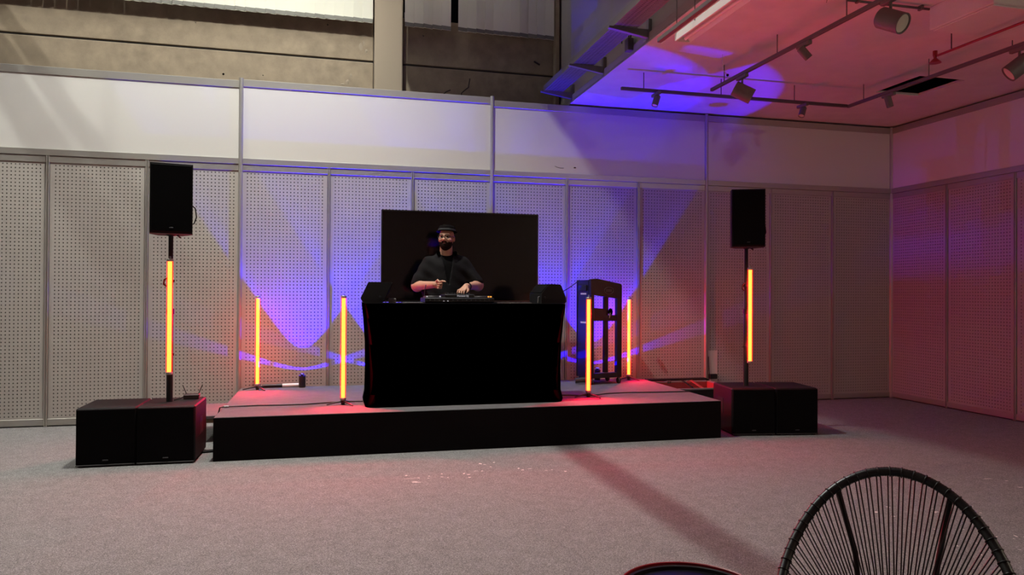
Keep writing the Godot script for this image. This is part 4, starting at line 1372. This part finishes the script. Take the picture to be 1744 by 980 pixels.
# ---------------------------------------------------------------- DJ
func person() -> void:
	var t := thing("person", "person in black cap, glasses and dark short sleeved shirt behind the DJ table", "person", Vector3(1.239, DECK, 0.96))
	var o := Vector3(1.239, DECK, 0.96)
	var V := func(x, y, z): return Vector3(x, y, z) - o
	var skin := Color(0.50, 0.26, 0.165)
	var hd: Vector3 = V.call(1.234, 2.074, 1.030)      # middle of the head
	var shR: Vector3 = V.call(1.049, 1.780, 0.970)
	var shL: Vector3 = V.call(1.429, 1.785, 0.970)
	var elR: Vector3 = V.call(0.919, 1.556, 1.010)
	var elL: Vector3 = V.call(1.586, 1.566, 1.030)
	var wrR: Vector3 = V.call(1.06, 1.566, 1.36)
	var wrL: Vector3 = V.call(1.392, 1.548, 1.38)
	var pel: Vector3 = V.call(1.239, 1.297, 0.960)
	# the body's bones: arms, neck, trunk and legs
	var bl := [
		[shR, elR, 0.066, 0.055], [elR, wrR, 0.053, 0.035], [shL, elL, 0.066, 0.055], [elL, wrL, 0.053, 0.035],
		[hd + Vector3(0, -0.06, -0.02), V.call(1.239, 1.805, 0.970), 0.066, 0.075],
		[V.call(1.239, 1.744, 0.960), V.call(1.239, 1.449, 0.970), 0.15, 0.165], [shR, shL, 0.07, 0.07],
		[pel + Vector3(-0.09, 0, 0), pel + Vector3(0.09, 0, 0), 0.13, 0.13],
		[pel + Vector3(-0.10, -0.05, 0), V.call(1.137, 0.860, 0.980), 0.095, 0.066], [V.call(1.137, 0.860, 0.980), V.call(1.127, 0.470, 0.940), 0.062, 0.042],
		[pel + Vector3(0.10, -0.05, 0), V.call(1.340, 0.860, 0.980), 0.095, 0.066], [V.call(1.340, 0.860, 0.980), V.call(1.350, 0.470, 0.940), 0.062, 0.042],
	]
	var sh := Shape.new()
	sh.colored = true
	sh.col = skin
	nets(sh, func(p): return bones(p, bl, 0.05), V.call(0.812, 0.400, 0.740), V.call(1.66, 2.02, 1.45), 0.012)
	# head
	var yaw := Basis(Vector3.UP, -0.42) * Basis(Vector3.RIGHT, -0.06)
	var hf := func(p):
		var q: Vector3 = yaw.inverse() * (p - hd)
		var a := ell(q, Vector3(0, 0.025, -0.012), Vector3(0.079, 0.105, 0.098))
		a = smin(a, ell(q, Vector3(0, -0.045, 0.018), Vector3(0.066, 0.072, 0.076)), 0.03)
		a = smin(a, cap(q, Vector3(0, -0.088, 0.062), Vector3(0, -0.09, 0.05), 0.026, 0.03), 0.03)
		a = smin(a, cap(q, Vector3(0, 0.012, 0.088), Vector3(0, -0.024, 0.110), 0.009, 0.014), 0.016)
		a = smin(a, cap(q, Vector3(-0.013, -0.028, 0.098), Vector3(0.013, -0.028, 0.098), 0.009, 0.009), 0.012)
		for sx in [-1.0, 1.0]:
			a = smin(a, ell(q, Vector3(sx * 0.082, -0.005, -0.012), Vector3(0.012, 0.032, 0.019)), 0.010)
			a = smin(a, ell(q, Vector3(sx * 0.045, -0.022, 0.058), Vector3(0.026, 0.024, 0.026)), 0.02)
			a = -smin(-a, ell(q, Vector3(sx * 0.033, 0.012, 0.096), Vector3(0.019, 0.012, 0.014)), 0.012)
		a = smin(a, cap(q, Vector3(-0.045, 0.034, 0.074), Vector3(0.045, 0.034, 0.074), 0.012, 0.012), 0.02)
		a = -smin(-a, ell(q, Vector3(0, -0.056, 0.100), Vector3(0.024, 0.004, 0.010)), 0.006)
		return a
	var paint := func(p):
		var q: Vector3 = yaw.inverse() * (p - hd)
		if q.z > 0.05 and absf(q.x) < 0.026 and absf(q.y + 0.057) < 0.010:
			return Color(0.36, 0.13, 0.10)
		return skin
	nets(sh, hf, hd - Vector3(0.115, 0.15, 0.13), hd + Vector3(0.115, 0.15, 0.14), 0.0045, paint)
	sh.col = skin
	# right hand: loose fist with a pointing index finger
	var ft: Vector3 = V.call(1.112, 1.566, 1.425)
	var fw := (ft - wrR).normalized()
	var up := Vector3(0, 1, 0)
	var sd := fw.cross(up).normalized()
	var hR := func(a, b, c): return wrR + fw * a + sd * b + up * c
	var rb := [[wrR, hR.call(0.03, 0, 0), 0.031, 0.030], [hR.call(0.02, 0.0, 0.016), hR.call(0.075, 0.0, 0.022), 0.022, 0.020], [hR.call(0.02, 0.0, -0.016), hR.call(0.072, 0.0, -0.022), 0.022, 0.019]]
	var fing := []
	# index: straight ahead; the others curl back to the palm
	fing.append([hR.call(0.075, 0.0, 0.030), hR.call(0.112, 0.004, 0.036), hR.call(0.140, 0.006, 0.034), hR.call(0.160, 0.006, 0.030)])
	for k in 3:
		var y := 0.010 - 0.021 * k
		fing.append([hR.call(0.078, -0.004, y), hR.call(0.108 - 0.006 * k, 0.006, y - 0.002), hR.call(0.106 - 0.006 * k, 0.034, y - 0.004), hR.call(0.080, 0.038, y - 0.004)])
	fing.append([hR.call(0.035, 0.012, 0.034), hR.call(0.068, 0.026, 0.046), hR.call(0.092, 0.034, 0.032), hR.call(0.100, 0.036, 0.024)])
	for f in fing:
		for k in 3:
			rb.append([f[k], f[k + 1], 0.0105 - 0.0012 * k, 0.0095 - 0.0012 * k])
	nets(sh, func(p): return bones(p, rb, 0.009), wrR - Vector3(0.08, 0.09, 0.07), wrR + Vector3(0.18, 0.10, 0.19), 0.0035)
	# left hand: laid on the mixer, fingers bent down on the controls
	var tgt: Vector3 = V.call(1.315, 1.492, 1.475)
	fw = (tgt - wrL).normalized()
	sd = fw.cross(up).normalized()
	var nu := sd.cross(fw).normalized()
	var w2 := wrL
	var f2 := fw
	var s2 := sd
	var hL := func(a, b, c): return w2 + f2 * a + s2 * b + nu * c
	var lb := [[wrL, hL.call(0.03, 0, 0), 0.030, 0.027], [hL.call(0.02, -0.018, 0.0), hL.call(0.085, -0.026, 0.0), 0.020, 0.016], [hL.call(0.02, 0.0, 0.002), hL.call(0.09, 0.0, 0.004), 0.020, 0.016], [hL.call(0.02, 0.018, 0.0), hL.call(0.082, 0.024, 0.0), 0.020, 0.015]]
	for k in 4:
		var x := -0.033 + 0.022 * k
		var ln: float = [0.030, 0.036, 0.034, 0.026][k]
		var f := [hL.call(0.085, x, 0.004), hL.call(0.085 + ln, x * 1.15, 0.006), hL.call(0.085 + ln * 1.7, x * 1.2, -0.008), hL.call(0.085 + ln * 2.05, x * 1.2, -0.026)]
		for j in 3:
			lb.append([f[j], f[j + 1], 0.0100 - 0.0010 * j, 0.0090 - 0.0010 * j])
	var th := [hL.call(0.03, -0.030, -0.004), hL.call(0.06, -0.052, -0.010), hL.call(0.085, -0.056, -0.018), hL.call(0.102, -0.052, -0.026)]
	for j in 3:
		lb.append([th[j], th[j + 1], 0.0125 - 0.0015 * j, 0.0110 - 0.0015 * j])
	nets(sh, func(p): return bones(p, lb, 0.009), wrL - Vector3(0.17, 0.14, 0.08), wrL + Vector3(0.11, 0.07, 0.21), 0.0035)
	part("body", sh, mats.skin, t)

	# overshirt, open at the neck over a black tee
	var sl := [
		[V.call(1.239, 1.739, 0.960), V.call(1.239, 1.419, 0.980), 0.178, 0.205], [V.call(1.137, 1.703, 0.970), V.call(1.127, 1.358, 0.980), 0.13, 0.15], [V.call(1.340, 1.703, 0.970), V.call(1.350, 1.358, 0.980), 0.13, 0.15],
		[V.call(1.076, 1.810, 0.965), V.call(1.401, 1.815, 0.965), 0.060, 0.060],
		[shR, shR.lerp(elR, 0.84), 0.084, 0.086], [shL, shL.lerp(elL, 0.84), 0.084, 0.086], [V.call(1.239, 1.925, 0.968), V.call(1.239, 1.805, 0.965), 0.078, 0.10],
	]
	var shirt := Shape.new()
	var sf := func(p):
		var a := bones(p, sl, 0.07)
		# straight neck and hem
		a = maxf(a, p.y - (1.938 - o.y))
		a = maxf(a, (1.24 - o.y) - p.y)
		# creases
		a += 0.004 * sin(p.y * 46.0 + p.x * 30.0) * clampf(absf(p.x) * 6.0, 0.0, 1.0)
		# open at the front down to the chest
		var w := maxf(absf(p.x) - (p.y + o.y - 1.55) * 0.19, 0.04 - p.z)
		return maxf(a, -w)
	nets(shirt, sf, V.call(0.751, 1.200, 0.720), V.call(1.72, 1.99, 1.36), 0.012)
	part("overshirt", shirt, mats.shirt, t)
	var tee := Shape.new()
	nets(tee, func(p): return maxf(maxf(bones(p, sl, 0.07) + 0.013, p.y - (1.925 - o.y)), 1.45 - o.y - p.y), V.call(0.99, 1.42, 0.76), V.call(1.49, 1.98, 1.26), 0.014)
	part("tee", tee, mats.tee, t)

	var tl := [[pel + Vector3(-0.09, 0, 0), pel + Vector3(0.09, 0, 0), 0.155, 0.155], [pel + Vector3(-0.10, -0.05, 0), V.call(1.137, 0.860, 0.980), 0.115, 0.088], [V.call(1.137, 0.860, 0.980), V.call(1.127, 0.460, 0.940), 0.085, 0.075], [pel + Vector3(0.10, -0.05, 0), V.call(1.340, 0.860, 0.980), 0.115, 0.088], [V.call(1.340, 0.860, 0.980), V.call(1.350, 0.460, 0.940), 0.085, 0.075]]
	var tr := Shape.new()
	nets(tr, func(p): return bones(p, tl, 0.04), V.call(0.934, 0.380, 0.740), V.call(1.52, 1.48, 1.30), 0.016)
	part("trousers", tr, mats.trousers, t)
	for x in [1.127, 1.35]:
		var s := Shape.new()
		s.ball(V.call(x, 0.425, 1.01), Vector3(0.05, 0.041, 0.14), 10)
		part("shoe", s, mats.black_rubber, t)

	# beard, glasses, eyes, cap, watch, headphones on the collar
	var bd := Shape.new()
	var bf := func(p):
		var q: Vector3 = yaw.inverse() * (p - hd)
		var a := ell(q, Vector3(0, -0.055, 0.022), Vector3(0.071, 0.074, 0.080))
		a = smin(a, cap(q, Vector3(0, -0.096, 0.066), Vector3(0, -0.10, 0.05), 0.030, 0.032), 0.03)
		a = maxf(a, q.y + 0.052 - maxf(absf(q.x) - 0.04, 0.0) * 1.4)
		var mo := cap(q, Vector3(-0.022, -0.046, 0.096), Vector3(0.022, -0.046, 0.096), 0.0075, 0.0075)
		a = minf(a, mo)
		a = -smin(-a, ell(q, Vector3(0, -0.060, 0.110), Vector3(0.023, 0.008, 0.03)), 0.004)
		return a
	nets(bd, bf, hd - Vector3(0.10, 0.15, 0.08), hd + Vector3(0.10, 0.02, 0.13), 0.005)
	part("beard", bd, mats.beard, t)
	var hx := Transform3D(yaw, hd)
	var g := Shape.new()
	g.xf = hx
	for sx in [-1.0, 1.0]:
		var pts := []
		for k in 20:
			var a := TAU * k / 20
			pts.append(Vector3(sx * 0.035 + cos(a) * 0.029, 0.008 + sin(a) * 0.022 * (1.0 + 0.12 * signf(sin(a))), 0.112 - absf(cos(a) * 0.029 + sx * 0.0) * 0.2))
		g.tube(pts, 0.0042, 6, true)
		g.tube([Vector3(sx * 0.064, 0.014, 0.103), Vector3(sx * 0.084, 0.012, 0.05), Vector3(sx * 0.088, 0.01, -0.02)], 0.003, 6)
	g.tube([Vector3(-0.008, 0.012, 0.112), Vector3(0.0, 0.016, 0.116), Vector3(0.008, 0.012, 0.112)], 0.003, 6)
	part("glasses", g, mats.glasses, t)
	for sx in [-1.0, 1.0]:
		var e := Shape.new()
		e.xf = hx
		e.ball(Vector3(sx * 0.033, 0.010, 0.080), Vector3(0.012, 0.010, 0.012), 8)
		var ey := part("eye", e, mats.eye_white, t)
		e = Shape.new()
		e.xf = hx
		e.ball(Vector3(sx * 0.033 - 0.002, 0.011, 0.0895), Vector3(0.0052, 0.0052, 0.0032), 6)
		part("iris", e, mats.iris, ey)
	var ht := Shape.new()
	ht.xf = hx * Transform3D(Basis(Vector3.RIGHT, -0.05), Vector3(0, 0.083, -0.008))
	ht.lathe([Vector2(0.096, -0.012), Vector2(0.112, -0.011), Vector2(0.114, -0.007), Vector2(0.100, 0.002), Vector2(0.095, 0.012), Vector2(0.091, 0.038), Vector2(0.078, 0.054), Vector2(0.05, 0.062), Vector2(0.0, 0.064)], 32)
	ht.lathe([Vector2(0.0, 0.0), Vector2(0.08, -0.004), Vector2(0.096, -0.012)], 32)
	var hat := part("hat", ht, mats.hat, t)
	var hb := Shape.new()
	hb.xf = ht.xf
	hb.lathe([Vector2(0.1005, 0.002), Vector2(0.0975, 0.012), Vector2(0.0955, 0.020), Vector2(0.093, 0.020)], 32)
	part("hat_band", hb, mats.black_rubber, hat)
	var wt := Shape.new()
	var wd := (wrL - elL).normalized()
	var wp := wrL.lerp(elL, 0.10)
	wt.tube([wp - wd * 0.012, wp + wd * 0.012], 0.044, 18)
	var watch := part("watch_strap", wt, mats.black_rubber, t)
	wt = Shape.new()
	wt.ball(wp + Vector3(0, 0.042, 0.006), Vector3(0.021, 0.008, 0.021), 8)
	part("watch_face", wt, mats.screen_glass, watch)
	var hp := Shape.new()
	var pts := []
	for k in 13:
		var a := PI * (0.05 + 0.9 * k / 12.0)
		pts.append(V.call(1.239 - cos(a) * 0.095, 1.906 - sin(a) * 0.015, 1.00 - sin(a) * 0.11))
	hp.tube(pts, 0.009, 8)
	var ph := part("headphone_band", hp, mats.black_plastic, t)
	for sx in [-1.0, 1.0]:
		hp = Shape.new()
		hp.ball(V.call(1.239 + sx * 0.092, 1.91, 1.045), Vector3(0.022, 0.030, 0.030), 8)
		part("ear_cup", hp, mats.badge if sx < 0 else mats.black_plastic, ph)


# ---------------------------------------------------------------- foreground
func lounge_chair() -> void:
	# string chair that faces the viewer's side; local z points to its front
	var t := thing("string_lounge_chair", "black round string lounge chair with cords fanning from a wrapped rim", "chair", Vector3(1.745, 0, 6.98), -0.74)
	var top := Vector3(0, 0.872, -0.245)
	var front := Vector3(0, 0.40, 0.40)
	var rim := []
	var N := 96
	for k in N:
		var a := TAU * k / N
		var u := (1.0 - cos(a)) * 0.5                      # 0 at the top of the back, 1 at the front edge
		var wide := 0.338 * sin(a) * (1.0 + 0.10 * cos(a))
		var p := top.lerp(front, u)
		p.y -= 0.165 * sin(PI * u)                          # the hoop sags between back and front
		p.x = wide
		rim.append(p)
	var curve := Curve3D.new()
	for p in rim:
		curve.add_point(p)
	curve.add_point(rim[0])
	var length := curve.get_baked_length()
	var cnt := int(length / 0.0042)
	var ring := []
	var rr := []
	for k in cnt:
		ring.append(curve.sample_baked(length * k / cnt))
		rr.append(0.0168 if k % 2 == 0 else 0.0152)
	var s := Shape.new()
	s.tube(ring, rr, 9, true)
	part("wrapped_rim", s, mats.chair_cord, t)
	# small hub ring at the bottom of the seat
	var hub := Vector3(0, 0.30, -0.03)
	var hr := []
	for k in 28:
		var a := TAU * k / 28
		hr.append(hub + Vector3(sin(a) * 0.075, -cos(a) * 0.01, -cos(a) * 0.06))
	s = Shape.new()
	s.tube(hr, 0.010, 8, true)
	part("hub_ring", s, mats.chair_cord, t)
	# cords: two run from every tie on the rim and spread at the hub
	var ties := 66
	for k in ties:
		var f := (k + 0.5) / ties
		var a := TAU * f
		# evenly spread along the rim
		var p := curve.sample_baked(length * f)
		s = Shape.new()
		for q in [-1.0, 1.0]:
			var b: float = a + q * 0.10
			var e := hub + Vector3(sin(b) * 0.075, -cos(b) * 0.01, -cos(b) * 0.06)
			var d := (e - p).normalized()
			s.tube([p + d * 0.015 + curve_side(curve, length, f) * 0.006 * q, e], 0.0024, 5)
		# the loop over the rim
		var tang := curve_side(curve, length, f)
		var inw := ((hub - p) - tang * (hub - p).dot(tang)).normalized()
		var ot := tang.cross(inw)
		var loop := []
		for j in 12:
			var w := TAU * j / 12
			loop.append(p + (inw * cos(w) + ot * sin(w)) * 0.0172)
		s.tube(loop, 0.0022, 5, true)
		part("cord", s, mats.chair_cord, t)
	# steel frame: two back struts, hub legs and feet
	for q in [-1.0, 1.0]:
		var p: Vector3 = rim[int(N * (0.5 - q * 0.422)) % N]
		s = Shape.new()
		s.tube([p + Vector3(0, -0.010, -0.014), Vector3(q * 0.125, 0.58, -0.22), Vector3(q * 0.085, 0.20, -0.14)], 0.0095, 10)
		part("back_strut", s, mats.chair_cord, t)
		s = Shape.new()
		s.tube([Vector3(q * 0.085, 0.20, -0.14), Vector3(q * 0.16, 0.10, -0.16), Vector3(q * 0.22, 0.011, -0.24)], 0.010, 10)
		part("back_leg", s, mats.chair_cord, t)
		s = Shape.new()
		s.tube([Vector3(q * 0.085, 0.20, -0.14), Vector3(q * 0.10, 0.17, 0.10), Vector3(q * 0.20, 0.011, 0.28)], 0.010, 10)
		part("front_leg", s, mats.chair_cord, t)
	for q in [-1.0, 1.0]:
		var p: Vector3 = rim[int(N * (0.5 - q * 0.12)) % N]
		s = Shape.new()
		s.tube([p, Vector3(q * 0.10, 0.17, 0.10)], 0.0095, 10)
		part("seat_strut", s, mats.chair_cord, t)
	s = Shape.new()
	s.tube([Vector3(-0.085, 0.20, -0.14), Vector3(0.0, 0.205, -0.15), Vector3(0.085, 0.20, -0.14)], 0.010, 8)
	part("cross_bar", s, mats.chair_cord, t)


func curve_side(curve: Curve3D, length: float, f: float) -> Vector3:
	return (curve.sample_baked(fposmod(length * f + 0.004, length)) - curve.sample_baked(fposmod(length * f - 0.004, length))).normalized()


func side_table() -> void:
	var t := thing("side_table", "small round side table with dark top and red outer rim", "table", Vector3(1.238, 0, 6.60))
	var s := Shape.new()
	s.lathe([Vector2(0.0, 0.428), Vector2(0.225, 0.428), Vector2(0.229, 0.432), Vector2(0.0, 0.434)], 64)
	part("table_top", s, mats.table_top, t)
	s = Shape.new()
	s.lathe([Vector2(0.225, 0.420), Vector2(0.243, 0.420), Vector2(0.243, 0.444), Vector2(0.238, 0.446), Vector2(0.229, 0.444), Vector2(0.229, 0.430)], 64)
	part("inner_rim", s, mats.black_plastic, t)
	s = Shape.new()
	s.lathe([Vector2(0.243, 0.420), Vector2(0.250, 0.422), Vector2(0.250, 0.453), Vector2(0.247, 0.455), Vector2(0.243, 0.453), Vector2(0.243, 0.442)], 64)
	part("outer_rim", s, mats.table_red, t)
	for k in 3:
		var a := TAU * k / 3 + 0.3
		s = Shape.new()
		s.tube([Vector3(cos(a) * 0.20, 0.424, sin(a) * 0.20), Vector3(cos(a) * 0.06, 0.22, sin(a) * 0.06), Vector3(cos(a) * 0.21, 0.010, sin(a) * 0.21)], 0.010, 8)
		part("leg", s, mats.chair_cord, t)


# ---------------------------------------------------------------- light levels
const BAY := 35.0
const UPWARD_FILL := 1.7
const BAY_LEFT := 14.5
const TUBE := 0.035
const BLUE := 12.0
const RING := 9.0


func _ready() -> void:
	var cam := Camera3D.new()
	cam.name = "camera"
	cam.fov = rad_to_deg(2.0 * atan(490.0 / 1242.52))
	cam.basis = Basis(Vector3.UP, -0.244801) * Basis(Vector3.RIGHT, 0.0072417) * Basis(Vector3.BACK, 0.0056633)
	cam.position = Vector3(0.0, 1.48606, 8.93649)
	cam.near = 0.05
	cam.far = 60.0
	cam.current = true
	add_child(cam)

	var env := Environment.new()
	env.background_mode = Environment.BG_COLOR
	env.background_color = Color(0.0, 0.0, 0.0)
	env.tonemap_mode = Environment.TONE_MAPPER_LINEAR
	env.tonemap_exposure = 1.0
	env.sdfgi_enabled = true
	env.ssao_enabled = true
	env.ssil_enabled = true
	var we := WorldEnvironment.new()
	we.name = "world"
	we.environment = env
	add_child(we)

	make_materials()
	hall_lamp(Vector3(-0.40, 7.6, 2.2), BAY, 67.0, 1.0, -0.11, "unseen lamp out of view under the hall roof, lighting stage and floor")
	hall_lamp(Vector3(-5.70, 7.6, 2.2), BAY_LEFT, 66.0, 0.6, 0.0, "unseen lamp out of view at the far left, lighting the left wall")

	room_lamp(Vector3(7.0, 3.72, 9.8), 2.6)

	build_hall()
	blinds()
	stage()
	dj_table()
	television()
	pa()
	cart()
	cable_tray()
	ceiling_things()
	right_corner_things()
	light_tube(Vector3(-0.778, DECK, 0.325), 1.05, "glowing red light tube on a tripod beside the unlit lying tube", true, 0.90)
	light_tube(Vector3(0.133, DECK, 1.63), 1.065, "glowing red light tube on a tripod left of the DJ table", true, 0.90)
	light_tube(Vector3(2.668, DECK, 1.62), 1.06, "glowing red light tube on a tripod right of the DJ table", true, 0.90)
	light_tube(Vector3(3.70, DECK, 0.28), 1.05, "glowing red light tube on a tripod behind the black cart", true, 0.70, 0.6)
	light_tube(Vector3(-1.378, 0.742, 1.916), 1.03, "glowing red light tube strapped to the left speaker pole", false, 0.22)
	light_tube(Vector3(4.392, 0.742, 1.937), 1.03, "glowing red light tube strapped to the right speaker pole", false, 0.22)
	for q in [[-0.30, 0.20, "blue uplight standing between the two left light tubes"], [0.65, 0.20, "blue uplight hidden behind the left half of the DJ table"], [2.38, 0.20, "blue uplight behind the right half of the DJ table"], [3.30, 0.22, "blue uplight behind the black cart"]]:
		uplight(q[0], q[1], q[2])
	dj_gear()
	person()
	lounge_chair()
	side_table()
